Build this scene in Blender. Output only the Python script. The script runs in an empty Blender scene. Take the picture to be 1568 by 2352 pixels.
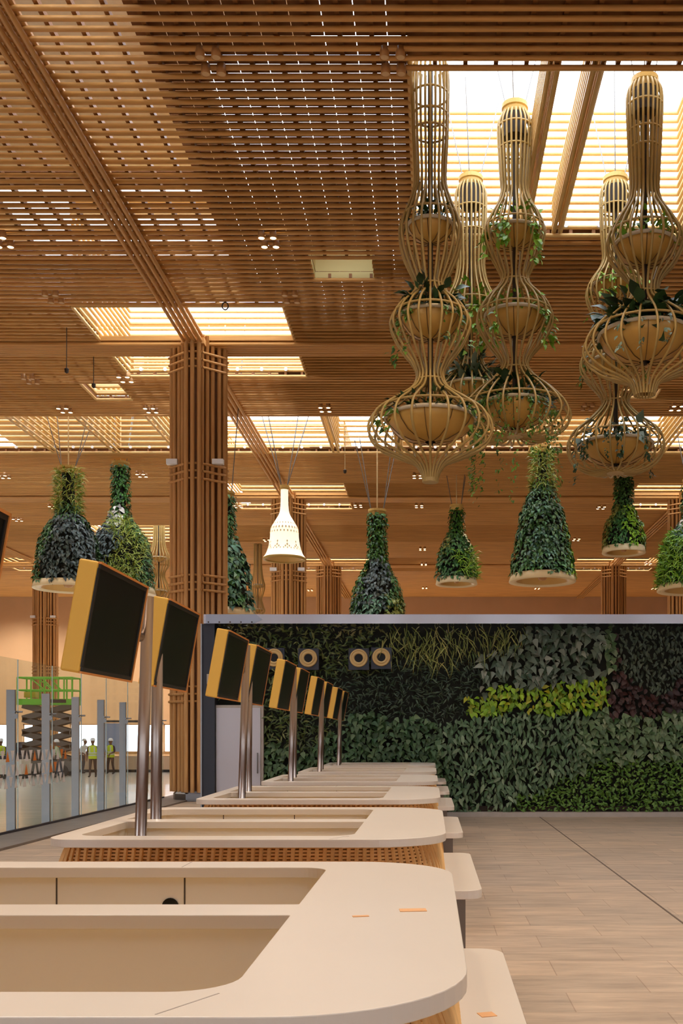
import bpy, math, random
import numpy as np
from mathutils import Vector, Matrix
random.seed(7)
rng = np.random.default_rng(7)
S = bpy.context.scene
COL = S.collection
PI = math.pi
F = 2352.0          # focal length in pixels of the 1568x2352 frame
EYE = 1.75          # camera height
VX, VY = 990.0, 1692.0
ZC = 12.5           # ceiling rod level

def at(px, py, Y):
    return ((px - VX) * Y / F, Y, EYE + (VY - py) * Y / F)

# ------------------------------------------------------------------ materials
def lin(c):
    c = c / 255.0
    return c / 12.92 if c <= 0.04045 else ((c + 0.055) / 1.055) ** 2.4
def rgb(r, g, b): return (lin(r), lin(g), lin(b), 1)
MATS = {}
def mat(name, col, rough=0.5, metal=0.0, spec=0.5, var=0.0, scale=6.0, stretch=(1, 1, 1), emit=None, estr=0.0, bump=0.0):
    m = bpy.data.materials.new(name); m.use_nodes = True
    nt = m.node_tree; b = nt.nodes['Principled BSDF']
    b.inputs['Base Color'].default_value = rgb(*col)
    b.inputs['Roughness'].default_value = rough
    b.inputs['Metallic'].default_value = metal
    b.inputs['Specular IOR Level'].default_value = spec
    if emit:
        b.inputs['Emission Color'].default_value = rgb(*emit)
        b.inputs['Emission Strength'].default_value = estr
    if var > 0 or bump > 0:
        tc = nt.nodes.new('ShaderNodeTexCoord'); mp = nt.nodes.new('ShaderNodeMapping')
        mp.inputs['Scale'].default_value = stretch
        nz = nt.nodes.new('ShaderNodeTexNoise'); nz.inputs['Scale'].default_value = scale
        nz.inputs['Detail'].default_value = 4
        nt.links.new(tc.outputs['Object'], mp.inputs['Vector']); nt.links.new(mp.outputs['Vector'], nz.inputs['Vector'])
        if var > 0:
            rp = nt.nodes.new('ShaderNodeValToRGB')
            c = rgb(*col)
            rp.color_ramp.elements[0].position = 0.3; rp.color_ramp.elements[1].position = 0.7
            rp.color_ramp.elements[0].color = tuple(x * (1 - var) for x in c[:3]) + (1,)
            rp.color_ramp.elements[1].color = tuple(min(1, x * (1 + var)) for x in c[:3]) + (1,)
            nt.links.new(nz.outputs['Fac'], rp.inputs['Fac']); nt.links.new(rp.outputs['Color'], b.inputs['Base Color'])
        if bump > 0:
            bp = nt.nodes.new('ShaderNodeBump'); bp.inputs['Strength'].default_value = bump; bp.inputs['Distance'].default_value = 0.01
            nt.links.new(nz.outputs['Fac'], bp.inputs['Height']); nt.links.new(bp.outputs['Normal'], b.inputs['Normal'])
    MATS[name] = m
    return m
def leafmat(name, cols, rough=0.45, spec=0.4):
    m = bpy.data.materials.new(name); m.use_nodes = True
    nt = m.node_tree; b = nt.nodes['Principled BSDF']
    g = nt.nodes.new('ShaderNodeNewGeometry'); rp = nt.nodes.new('ShaderNodeValToRGB')
    el = rp.color_ramp.elements
    while len(el) < len(cols): el.new(0.5)
    for i, c in enumerate(cols):
        el[i].position = i / (len(cols) - 1); el[i].color = rgb(*c)
    nt.links.new(g.outputs['Random Per Island'], rp.inputs['Fac'])
    nt.links.new(rp.outputs['Color'], b.inputs['Base Color'])
    b.inputs['Roughness'].default_value = rough; b.inputs['Specular IOR Level'].default_value = spec
    MATS[name] = m
    return m
def glassmat(name, tint, fac):
    m = bpy.data.materials.new(name); m.use_nodes = True
    nt = m.node_tree; nt.nodes.remove(nt.nodes['Principled BSDF'])
    t = nt.nodes.new('ShaderNodeBsdfTransparent'); t.inputs['Color'].default_value = rgb(*tint)
    gl = nt.nodes.new('ShaderNodeBsdfGlossy'); gl.inputs['Roughness'].default_value = 0.02
    lw = nt.nodes.new('ShaderNodeLayerWeight'); lw.inputs['Blend'].default_value = fac
    mx = nt.nodes.new('ShaderNodeMixShader')
    pw = nt.nodes.new('ShaderNodeMath'); pw.operation = 'POWER'; pw.inputs[1].default_value = 3.0
    mu = nt.nodes.new('ShaderNodeMath'); mu.operation = 'MULTIPLY_ADD'; mu.inputs[1].default_value = .16; mu.inputs[2].default_value = .02
    nt.links.new(lw.outputs['Facing'], pw.inputs[0]); nt.links.new(pw.outputs[0], mu.inputs[0]); nt.links.new(mu.outputs[0], mx.inputs[0]); nt.links.new(t.outputs[0], mx.inputs[1]); nt.links.new(gl.outputs[0], mx.inputs[2])
    nt.links.new(mx.outputs[0], nt.nodes['Material Output'].inputs['Surface'])
    MATS[name] = m
    return m

BAMBOO = mat('bamboo', (206, 152, 84), 0.5, var=0.16, scale=3.0, stretch=(0.25, 6, 6))
BAMBOO_Y = mat('bamboo_lengthwise', (206, 152, 84), 0.5, var=0.14, scale=3.0, stretch=(6, 0.25, 6))
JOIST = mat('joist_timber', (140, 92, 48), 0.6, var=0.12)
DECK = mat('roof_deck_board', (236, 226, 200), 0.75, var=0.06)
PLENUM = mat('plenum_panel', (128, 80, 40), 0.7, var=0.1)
COLROD = mat('column_rod', (206, 152, 90), 0.5, var=0.12, scale=4, stretch=(5, 5, 0.3))
COLCORE = mat('column_core', (120, 76, 42), 0.6, var=0.1)
WALLM = mat('wall_panel', (212, 172, 132), 0.7, var=0.04, scale=0.8)
CREAM = mat('cream_solid_surface', (222, 212, 198), 0.32, var=0.02, scale=1.5)
BEIGE = mat('beige_panel', (232, 223, 206), 0.45)
TAN = mat('tan_bounce_desk', (202, 172, 124), 0.45, var=0.05)
WICK = mat('wicker', (242, 194, 128), 0.55, var=0.14, scale=9)
WICKD = mat('wicker_backing', (206, 144, 82), 0.7)
SEAM = mat('dark_seam', (70, 58, 48), 0.7)
TAPE = mat('orange_tape', (226, 172, 120), 0.6)
STEEL = mat('brushed_steel', (160, 157, 158), 0.36, metal=1.0, var=0.04, scale=10, stretch=(20, 20, 0.3))
POLE = mat('pole_steel', (170, 158, 150), 0.3, metal=1.0)
YELLOW = mat('yellow_case', (222, 172, 68), 0.5)
LIPSHADE = mat('shaded_yellow_lip', (206, 132, 62), 0.5)
BLACK = mat('black_screen', (12, 12, 9), 0.35, spec=0.25)
BEZEL = mat('black_bezel', (24, 20, 16), 0.5)
DARKBLUE = mat('dark_blue_panel', (34, 36, 48), 0.35)
WHITED = mat('door_grey', (196, 194, 204), 0.5)
CAGE = mat('cane', (178, 148, 84), 0.45, var=0.15, scale=2)
CAGELIGHT = mat('cane_cap', (196, 160, 84), 0.5)
BOWLM = mat('brass_bowl', (206, 160, 78), 0.38, metal=0.1, var=0.08, scale=3)
BOWLRIM = mat('bowl_lip', (206, 190, 160), 0.4)
DARKROD = mat('dark_stem', (48, 36, 24), 0.6)
STRAP = mat('bowl_strap_cane', (112, 82, 42), 0.6)
SOIL = mat('soil', (46, 36, 28), 0.9)
RIMM = mat('cream_rim', (226, 206, 162), 0.45)
REFL = mat('golden_reflector', (206, 164, 92), 0.35, metal=0.3)
CABLE = mat('cable_grey', (120, 116, 112), 0.4, metal=0.5)
ROPE = mat('pale_rope', (206, 178, 130), 0.6)
SHADE = mat('lamp_shade_white', (250, 244, 228), 0.5, emit=(255, 240, 212), estr=0.42)
SHADEP = mat('lamp_shade_print', (214, 190, 150), 0.6, emit=(236, 206, 160), estr=0.06)
LENS = mat('lit_lens', (255, 240, 200), 0.5, emit=(255, 214, 150), estr=14)
LENSOFF = mat('unlit_lens', (214, 176, 128), 0.3)
HOUSING = mat('lamp_housing', (190, 140, 86), 0.4)
GREYSTONE = mat('grey_stone', (128, 120, 112), 0.5, var=0.1, scale=3)
KERB = mat('kerb_stone', (176, 166, 156), 0.6, var=0.06)
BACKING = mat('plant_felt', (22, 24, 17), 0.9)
LGREEN = mat('lift_green', (104, 186, 46), 0.45)
LGREY = mat('lift_grey', (92, 88, 84), 0.5)
TYRE = mat('tyre', (30, 30, 30), 0.8)
WHITEP = mat('white_paint', (236, 236, 236), 0.5)
ORANGEP = mat('orange_paint', (236, 136, 44), 0.5)
SKIN = mat('skin', (122, 82, 60), 0.55)
VEST = mat('hi_vis', (206, 226, 44), 0.6)
REFLECT = mat('reflective_strip', (216, 220, 216), 0.35)
TROUSER = mat('trouser_brown', (78, 58, 50), 0.8)
TROUSERB = mat('trouser_navy', (46, 50, 66), 0.8)
SHIRTD = mat('shirt_dark', (70, 50, 60), 0.8)
SHIRTG = mat('shirt_pale_green', (176, 186, 150), 0.8)
BOOT = mat('boot', (36, 30, 28), 0.6)
ORVEST = mat('orange_vest', (226, 96, 50), 0.7)
FRAMEM = mat('window_frame', (196, 160, 120), 0.5)
COUNTERW = mat('pale_counter', (206, 196, 182), 0.45)
NOZZLE = mat('nozzle_cream', (206, 172, 112), 0.45)
GLASS = glassmat('barrier_glass', (240, 246, 246), .5)
GLASSEDGE = mat('glass_edge', (206, 222, 222), 0.2, spec=0.6)
WINGLASS = glassmat('window_glass', (248, 252, 254), .4)

def floormat():
    m = bpy.data.materials.new('stone_tile'); m.use_nodes = True
    nt = m.node_tree; b = nt.nodes['Principled BSDF']; L = nt.links
    tc = nt.nodes.new('ShaderNodeTexCoord')
    br = nt.nodes.new('ShaderNodeTexBrick')
    br.inputs['Scale'].default_value = 1; br.inputs['Brick Width'].default_value = 0.92; br.inputs['Row Height'].default_value = 0.5
    br.inputs['Mortar Size'].default_value = 0.005; br.inputs['Mortar Smooth'].default_value = 0.3
    br.offset = 0.37; br.inputs['Bias'].default_value = 0.0
    br.inputs['Color1'].default_value = rgb(206, 184, 160); br.inputs['Color2'].default_value = rgb(188, 170, 150)
    br.inputs['Mortar'].default_value = rgb(172, 150, 128)
    L.new(tc.outputs['Object'], br.inputs['Vector'])
    mp = nt.nodes.new('ShaderNodeMapping'); mp.inputs['Scale'].default_value = (0.6, 3.2, 1); mp.inputs['Rotation'].default_value = (0, 0, 0.12)
    nz = nt.nodes.new('ShaderNodeTexNoise'); nz.inputs['Scale'].default_value = 2.2; nz.inputs['Detail'].default_value = 8; nz.inputs['Roughness'].default_value = 0.65
    L.new(tc.outputs['Object'], mp.inputs['Vector']); L.new(mp.outputs['Vector'], nz.inputs['Vector'])
    rp = nt.nodes.new('ShaderNodeValToRGB'); rp.color_ramp.elements[0].position = 0.32; rp.color_ramp.elements[1].position = 0.7
    rp.color_ramp.elements[0].color = (0.6, 0.58, 0.57, 1); rp.color_ramp.elements[1].color = (1.12, 1.1, 1.06, 1)
    L.new(nz.outputs['Fac'], rp.inputs['Fac'])
    mx = nt.nodes.new('ShaderNodeMix'); mx.data_type = 'RGBA'; mx.blend_type = 'MULTIPLY'; mx.inputs[0].default_value = 0.85
    L.new(br.outputs['Color'], mx.inputs[6]); L.new(rp.outputs['Color'], mx.inputs[7])
    L.new(mx.outputs[2], b.inputs['Base Color'])
    b.inputs['Roughness'].default_value = 0.55; b.inputs['Specular IOR Level'].default_value = 0.35
    return m
FLOORM = floormat()
POLISH = mat('polished_stone', (234, 226, 210), 0.12, var=0.08, scale=1.2, stretch=(0.4, 3, 1), spec=0.6)

# ------------------------------------------------------------------ mesh helpers
class MB:
    def __init__(s): s.v = []; s.f = []; s.n = 0; s.mi = []
    def add(s, v, f, mi=0):
        v = np.asarray(v, float).reshape(-1, 3); s.v.append(v)
        k = s.n
        s.f.extend([tuple(i + k for i in q) for q in f]); s.mi.extend([mi] * len(f)); s.n += len(v)
        return s
    def box(s, c, d, rz=0, mi=0, M=None):
        x, y, z = d[0] / 2, d[1] / 2, d[2] / 2
        v = np.array([(a, b, e) for a in (-x, x) for b in (-y, y) for e in (-z, z)])
        if rz:
            ca, sa = math.cos(rz), math.sin(rz)
            v = np.c_[v[:, 0] * ca - v[:, 1] * sa, v[:, 0] * sa + v[:, 1] * ca, v[:, 2]]
        v = v + np.array(c)
        if M is not None: v = np.array([M @ Vector(p) for p in v])
        return s.add(v, [(0, 1, 3, 2), (4, 6, 7, 5), (0, 4, 5, 1), (2, 3, 7, 6), (0, 2, 6, 4), (1, 5, 7, 3)], mi)
    def bar(s, a, b, r, n=6, mi=0):
        return s.tube([a, b], r, n, mi=mi)
    def tube(s, pts, r, n=6, closed=False, caps=True, mi=0):
        P = np.asarray(pts, float); m = len(P)
        if closed: T = np.roll(P, -1, 0) - np.roll(P, 1, 0)
        else:
            T = np.zeros_like(P); T[1:-1] = P[2:] - P[:-2]; T[0] = P[1] - P[0]; T[-1] = P[-1] - P[-2]
        T /= np.linalg.norm(T, axis=1)[:, None] + 1e-12
        up = np.array([0, 0, 1.0]) if abs(T[:, 2]).max() < 0.9 else (np.array([0.31, 0.95, 0.02]) if abs(T[:, 1]).max() < .9 else np.array([0.8, 0.36, 0.48]))
        A = np.cross(T, up); A /= np.linalg.norm(A, axis=1)[:, None] + 1e-12
        B = np.cross(T, A)
        R = np.broadcast_to(np.asarray(r, float), (m,))
        an = np.arange(n) * 2 * PI / n + PI / n
        V = P[:, None] + R[:, None, None] * (np.cos(an)[None, :, None] * A[:, None] + np.sin(an)[None, :, None] * B[:, None])
        f = []
        for i in range(m if closed else m - 1):
            j = (i + 1) % m
            for k in range(n):
                l = (k + 1) % n
                f.append((i * n + k, i * n + l, j * n + l, j * n + k))
        if caps and not closed:
            f.append(tuple(range(n))); f.append(tuple((m - 1) * n + k for k in range(n))[::-1])
        return s.add(V.reshape(-1, 3), f, mi)
    def lathe(s, prof, c=(0, 0, 0), n=32, mi=0, sy=1.0):
        an = np.arange(n) * 2 * PI / n; m = len(prof)
        V = np.array([[(r * math.cos(a) + c[0], r * math.sin(a) * sy + c[1], z + c[2]) for a in an] for r, z in prof]).reshape(-1, 3)
        f = [(i * n + k, i * n + (k + 1) % n, (i + 1) * n + (k + 1) % n, (i + 1) * n + k) for i in range(m - 1) for k in range(n)]
        return s.add(V, f, mi)
    def build(s, name, m, parent=None, smooth=False, loc=None):
        me = bpy.data.meshes.new(name)
        V = np.concatenate(s.v) if s.v else np.zeros((0, 3))
        me.from_pydata(V.tolist(), [], s.f)
        for x in (m if isinstance(m, (list, tuple)) else [m]): me.materials.append(x)
        if any(s.mi): me.polygons.foreach_set('material_index', s.mi)
        if smooth: me.polygons.foreach_set('use_smooth', [True] * len(me.polygons))
        me.update()
        return link(name, me, parent, loc)
def link(name, data, parent=None, loc=None):
    o = bpy.data.objects.new(name, data); COL.objects.link(o)
    if parent is not None: o.parent = parent
    if loc is not None: o.location = loc
    return o
def tag(o, label=None, cat=None, group=None, kind=None):
    if label: o['label'] = label
    if cat: o['category'] = cat
    if group: o['group'] = group
    if kind: o['kind'] = kind
    return o
def thing(name, label, cat, loc=(0, 0, 0), rz=0, group=None):
    o = link(name, None, None, loc); o.rotation_euler = (0, 0, rz)
    return tag(o, label, cat, group)
def kids(o): return [c for c in COL.objects if c.parent == o]
def copy_tree(o, parent=None):
    c = o.copy(); COL.objects.link(c)
    if parent is not None: c.parent = parent
    for ch in kids(o): copy_tree(ch, c)
    return c
def struct(o, label=None):
    o['kind'] = 'structure'
    return o
def ev_mesh(o):
    dg = bpy.context.evaluated_depsgraph_get(); dg.update()
    me = bpy.data.meshes.new_from_object(o.evaluated_get(dg))
    return me
def rounded(pts, rad, seg=8):
    out = []; n = len(pts)
    if not isinstance(rad, (list, tuple)): rad = [rad] * n
    for i in range(n):
        p = Vector(pts[i]); a = Vector(pts[i - 1]); b = Vector(pts[(i + 1) % n]); r = rad[i]
        if r <= 0: out.append(tuple(p)); continue
        u = (a - p).normalized(); w = (b - p).normalized()
        ang = u.angle(w); d = r / math.tan(ang / 2)
        c = p + (u + w).normalized() * (r / math.sin(ang / 2))
        s0 = p + u * d - c; s1 = p + w * d - c
        a0 = math.atan2(s0.y, s0.x); a1 = math.atan2(s1.y, s1.x)
        da = (a1 - a0 + PI) % (2 * PI) - PI
        for k in range(seg + 1):
            t = a0 + da * k / seg
            out.append((c.x + r * math.cos(t), c.y + r * math.sin(t)))
    return out
def slab(name, loops, z0, z1, m, parent=None, bevel=0.003):
    cu = bpy.data.curves.new(name, 'CURVE'); cu.dimensions = '2D'; cu.fill_mode = 'BOTH'
    cu.extrude = (z1 - z0) / 2 - bevel; cu.bevel_depth = bevel; cu.bevel_resolution = 1; cu.offset = -bevel
    for lp in loops:
        sp = cu.splines.new('POLY'); sp.points.add(len(lp) - 1)
        for i, p in enumerate(lp): sp.points[i].co = (p[0], p[1], 0, 1)
        sp.use_cyclic_u = True
    o = bpy.data.objects.new(name, cu); COL.objects.link(o)
    me = ev_mesh(o); bpy.data.objects.remove(o); bpy.data.curves.remove(cu)
    me.transform(Matrix.Translation((0, 0, (z0 + z1) / 2)))
    me.materials.clear(); me.materials.append(m)
    me.polygons.foreach_set('use_smooth', [False] * len(me.polygons))
    return link(name, me, parent)
def leaf_mesh(name, P, N, D, L, W, m, parent=None, shape='oval', droop=0.2, fold=0.12):
    """P roots, N facing, D growth directions, L lengths, W width ratio."""
    P = np.asarray(P); n = len(P)
    D = D / (np.linalg.norm(D, axis=1)[:, None] + 1e-9)
    Sd = np.cross(D, N); Sd /= np.linalg.norm(Sd, axis=1)[:, None] + 1e-9
    N = np.cross(Sd, D)
    L = np.broadcast_to(np.asarray(L, float), (n,))[:, None]
    if shape == 'heart': rows = [(0.0, 0.12, 0), (0.16, 0.5, -.04), (0.5, 0.36, 0), (1.0, 0.0, -droop)]
    elif shape == 'blade': rows = [(0.0, 0.35, 0), (0.35, 0.5, .06), (0.7, 0.34, 0), (1.0, 0.0, -droop)]
    elif shape == 'round': rows = [(0.0, 0.2, 0), (0.3, 0.5, 0), (0.7, 0.46, -.03), (1.0, 0.12, -droop)]
    else: rows = [(0.0, 0.06, 0), (0.3, 0.46, 0), (0.62, 0.42, -.03), (1.0, 0.0, -droop)]
    V = []
    for t, w, z in rows:
        c = P + D * L * t + N * L * z
        e = Sd * L * (W * w)
        u = N * L * W * w * fold * 2
        V += [c - e + u, c, c + e + u]
    V = np.stack(V, 1)          # n x 12 x 3
    f = []
    for i in range(3):
        a = i * 3
        f += [(a, a + 1, a + 4, a + 3), (a + 1, a + 2, a + 5, a + 4)]
    f = np.array(f)
    faces = (f[None] + (np.arange(n) * 12)[:, None, None]).reshape(-1, 4)
    me = bpy.data.meshes.new(name)
    nv = n * 12; nf = len(faces)
    me.vertices.add(nv); me.vertices.foreach_set('co', V.reshape(-1).astype(np.float32))
    me.loops.add(nf * 4); me.loops.foreach_set('vertex_index', faces.reshape(-1).astype(np.int32))
    me.polygons.add(nf); me.polygons.foreach_set('loop_start', np.arange(0, nf * 4, 4, dtype=np.int32))
    me.update(calc_edges=True); me.validate()
    me.materials.append(m)
    return link(name, me, parent)

# ------------------------------------------------------------------ the shell
XL, XR, Y0, Y1 = -46.0, 34.0, 11.5, 78.5
COLX = [-24.1, -6.4, 11.4]; COLY = [28.2, 46.0, 64.0]
HOLES = [(-0.35, 5.3, 16.5, 22.0)]
for cx in COLX:
    for cy in COLY: HOLES.append((cx - 2.6, cx + 2.7, cy - 2.6, cy + 2.4))
STRIPS = [(-29.0, 19.5, 34.3, 38.8)]
HOLES += STRIPS
HOLES += [(-17.9, -12.5, 52.0, 56.5), (-10.7, -9.5, 31.1, 32.7), (5.9, 7.1, 31.6, 32.5)]
RECESS = (-2.72, -1.34, 23.05, 24.1)
def cut(a, b, ivs):
    out = [(a, b)]
    for p, q in ivs:
        nx = []
        for s, e in out:
            if q <= s or p >= e: nx.append((s, e)); continue
            if p > s: nx.append((s, p))
            if q < e: nx.append((q, e))
        out = nx
    return [(s, e) for s, e in out if e - s > 0.02]

fl = MB().box((0, 30, -0.1), (110, 97.5, 0.2)); struct(fl.build('floor', FLOORM))
MB_ = MB().box((-27.6, 50, 0.004), (40, 84, 0.008)); struct(MB_.build('floor_polished', POLISH))
struct(MB().box((-7.08, 24, 0.02), (1.0, 40, 0.04)).build('trim_1', GREYSTONE))
struct(MB().box((2.36, 12, 0.001), (0.02, 21, 0.006)).build('trim_2', mat('floor_joint', (104, 88, 76), 0.7)))

cl = MB(); RR = 0.046; DY = 0.225
y = Y0
while y < Y1:
    for a, b in cut(XL, XR, [(h[0], h[1]) for h in HOLES + [RECESS] if h[2] < y < h[3]]):
        # split long rods so that the grain and joints vary
        jit = (rng.random() - .5) * 0.012
        cl.bar((a, y + jit, ZC), (b, y + jit, ZC), RR, 6)
    y += DY
ceil = struct(cl.build('ceiling', BAMBOO, smooth=True))
jo = MB(); x = XL
while x < XR:
    for a, b in cut(Y0, Y1, [(h[2], h[3]) for h in HOLES + [RECESS] if h[0] < x < h[1]]):
        jo.box((x, (a + b) / 2, ZC + 0.10), (0.07, b - a, 0.1))
    x += 0.49
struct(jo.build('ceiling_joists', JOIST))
# second, coarser layer of square battens above the joists
bt = MB(); y = Y0 + 0.11
while y < Y1:
    for a, b in cut(XL, XR, [(h[0], h[1]) for h in HOLES + [RECESS] if h[2] < y < h[3]]):
        for p, q, wd_ in ((XL, -4.6, .10 if y > 19.8 else 0), (-4.6, -.36, .206), (-.36, XR, .193)):
            a2, b2 = max(a, p), min(b, q)
            if not wd_ or b2 - a2 < .05: continue
            if p == -4.6 and 14.5 < y < 27:      # separate short boards with open joints beside the big skylight
                xj = a2
                while xj < b2:
                    xe = min(b2, xj + .479)
                    bt.box(((xj + xe) / 2, y, ZC + 0.2), (xe - xj, wd_, 0.01)); xj += .49
            else: bt.box(((a2 + b2) / 2, y + (rng.random() - .5) * (.16 if p == XL else 0), ZC + 0.2), (b2 - a2, wd_ + (.02 if p != XL else 0), 0.03))
    y += DY
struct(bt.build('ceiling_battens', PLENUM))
# roof deck above the plenum, holes widened past the skylights so more sky lights the rods
def deck(z, holes, m, name, x0=XL, x1=XR, y0=Y0, y1=Y1, t=0.1):
    xs = sorted({x0, x1} | {v for h in holes for v in h[:2] if x0 < v < x1}); ys = sorted({y0, y1} | {v for h in holes for v in h[2:] if y0 < v < y1})
    mb = MB()
    for j in range(len(ys) - 1):
        run = None
        for i in range(len(xs) - 1):
            cx, cy = (xs[i] + xs[i + 1]) / 2, (ys[j] + ys[j + 1]) / 2
            inside = any(h[0] < cx < h[1] and h[2] < cy < h[3] for h in holes)
            if not inside:
                run = (xs[i] if run is None else run[0], xs[i + 1])
            if (inside or i == len(xs) - 2) and run:
                mb.box(((run[0] + run[1]) / 2, cy, z), (run[1] - run[0], ys[j + 1] - ys[j], t)); run = None
    return struct(mb.build(name, m))
ZR = 15.4
ROOFH = [(h[0] - 2.0, h[1] + 2.0, h[2] - .3, h[3] + 3.2) if h[1] - h[0] > 2 else h for h in HOLES] + [(-4.6, 6.5, 20.4, 30.0)]
deck(ZR, ROOFH, DECK, 'ceiling_roof_deck')
# the hall goes on behind the camera: more ceiling with its own skylights, and side walls
BACKH = [(-.35, 5.3, -1.4, 4.0), (-18, -12.3, -1.4, 4.0), (-9.0, -3.7, 7.6, 10.6), (8.7, 14, 7.6, 10.6)]
deck(ZC + .1, BACKH, BAMBOO, 'ceiling_rear', y0=-16, y1=Y0, t=.2)
deck(ZC + .3, BACKH, WHITEP, 'ceiling_rear_bounce', y0=-16, y1=Y0, t=.1)  # added unseen white slab, bounces sky light into the plenum
struct(MB().box((XL, 31, 7.7), (.4, 95, 15.4)).build('wall_left', WALLM)); struct(MB().box((XR, 31, 7.7), (.4, 95, 15.4)).build('wall_right', WALLM))
rw = MB(); rw.box(((XL + XR) / 2, -16, 4.3), (XR - XL, .4, 5.8)); rw.box(((XL + XR) / 2, -16, 11.3), (XR - XL, .4, 3.0))
for q in range(26): rw.box((XL + 1.5 + q * 3.1, -16, 8.5), ((2.75, 2.3, 2.6)[q % 3], .4, 2.8))  # unseen wall; slots shaped to put bright streaks on the steel beam
struct(rw.build('wall_rear_unseen', WALLM))
hb = MB()
for q in (36.4, 37.0): hb.box(((-29 + 19.5) / 2, q, 15.42), (52.5, .12, .2))
struct(hb.build('trim_20', STEEL))
# skylight shafts: walls of stacked rods
sh = MB(); shy = MB()
def shaft(h, zt=15.3, step=0.18, x_parts=(), parts=0):
    x0, x1, ya, yb = h; z = ZC + 0.02
    while z < zt:
        sh.bar((x0, ya, z), (x1, ya, z), RR, 6); sh.bar((x0, yb, z), (x1, yb, z), RR, 6)
        for xx in (x0, x1) + tuple(x_parts): shy.bar((xx, ya, z), (xx, yb, z), RR, 6)
        z += step
RS = .055
for i, h in enumerate(HOLES):
    w = h[1] - h[0]
    if h in STRIPS:
        xp = []
        for c in (-26.5, -21.6, -19.1, -16.6, -14.2, -11.9, -9.5, -3.6, -1.2, 1.3, 3.8, 6.2, 8.7, 14.0):
            xp += [c - .1, c + .1]
        shaft(h, 15.3, 0.2, xp)
    elif w < 2: shaft(h, 14.2, 0.2)
    else: shaft(h, 15.3, 0.175)
BAMBOO_SKYLIT = mat('skylit_bamboo', (226, 186, 120), 0.5, var=0.08, scale=3.0)  # same bamboo, with the skylight's brightness painted into its colour
struct(sh.build('ceiling_skylight_rods', BAMBOO_SKYLIT, smooth=True)); struct(shy.build('ceiling_skylight_side_rods', BAMBOO_SKYLIT, smooth=True))
dc = MB()
for h in HOLES:
    if h[1] - h[0] < 2: continue
    xx = h[0] + .35
    while xx < h[1]:
        dc.bar((xx, h[3] - .10, ZC + .20), (xx, h[3] - .04, ZC + .20), .055, 12); xx += .72
struct(dc.build('ceiling_skylight_end_caps', WHITEP))
# the two deep beams of rods that cross the nearest skylight, and the lone rod at its front
bm = MB()
for cx in (1.98, 2.02 + 0.68):
    for k in range(6):
        for dx in (-.07, .07): bm.bar((cx + dx, 16.4, ZC + .1 + k * .13), (cx + dx, 22.05, ZC + .1 + k * .13), .05, 6)
struct(bm.build('trim_3', BAMBOO_SKYLIT, smooth=True))
# cream recess where rods are missing
rc = MB(); x0, x1, ya, yb = RECESS
rc.box(((x0 + x1) / 2, (ya + yb) / 2, ZC + .95), (x1 - x0 + .1, yb - ya + .1, .04))
rc.box(((x0 + x1) / 2, yb + .03, ZC + .5), (x1 - x0 + .1, .04, .9)); rc.box((x0 - .03, (ya + yb) / 2, ZC + .5), (.04, yb - ya, .9)); rc.box((x1 + .03, (ya + yb) / 2, ZC + .5), (.04, yb - ya, .9))
struct(rc.build('ceiling_recess', mat('recess_board', (206, 190, 132), 0.7)))
# main beams along the column lines
n = 4
for cx in COLX:
    b = MB()
    for k in range(4):
        xx = cx - .225 + k * .15
        b.bar((xx, Y0 - 1, ZC - .13), (xx, Y1, ZC - .13), .047, 8)
        b.bar((xx, Y0 - 1, ZC + .06), (xx, Y1, ZC + .06), .047, 6)
    struct(b.build('trim_%d' % n, BAMBOO_Y, smooth=True)); n += 1
for cy in COLY:
    b = MB()
    for k in range(6):
        yy = cy - .4 + k * .15
        b.bar((XL, yy, ZC - .1), (XR, yy, ZC - .1), .05, 8)
    b.box(((XL + XR) / 2, cy, ZC + .05), (XR - XL, .9, .12))
    struct(b.build('trim_%d' % n, BAMBOO, smooth=False)); n += 1

# far wall with a strip of windows along its foot
wl = MB(); WZ0, WZ1 = 0.55, 2.72
wl.box(((XL + XR) / 2, Y1 + .2, (ZR + WZ1) / 2), (XR - XL, .4, ZR - WZ1)); wl.box(((XL + XR) / 2, Y1 + .2, WZ0 / 2), (XR - XL, .4, WZ0))
wx = XL; wi = 1
wins = []
while wx < -4:
    wl.box((wx, Y1 + .2, (WZ0 + WZ1) / 2), (.55, .4, WZ1 - WZ0)); wins.append((wx + .275, wx + 3.6 - .275)); wx += 3.6
wl.box(((wx + XR) / 2 - .2, Y1 + .2, (WZ0 + WZ1) / 2), (XR - wx + .4, .4, WZ1 - WZ0))
struct(wl.build('wall_back', WALLM))
for a, b in wins:
    if not (-40 < a < 20): continue
    w = struct(link('window_%d' % wi, None)); w.location = ((a + b) / 2, Y1 + .2, WZ0)
    ww = b - a; hh = WZ1 - WZ0
    fr = MB()
    for sx in (-1, 1): fr.box((sx * (ww / 2 - .04), 0, hh / 2), (.08, .12, hh))
    for zz in (.04, hh - .04): fr.box((0, 0, zz), (ww, .12, .08))
    fr.build('window_frame', FRAMEM, w)
    MB().box((0, 0, hh / 2), (ww - .16, .02, hh - .16)).build('pane', WINGLASS, w)
    wi += 1

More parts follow.
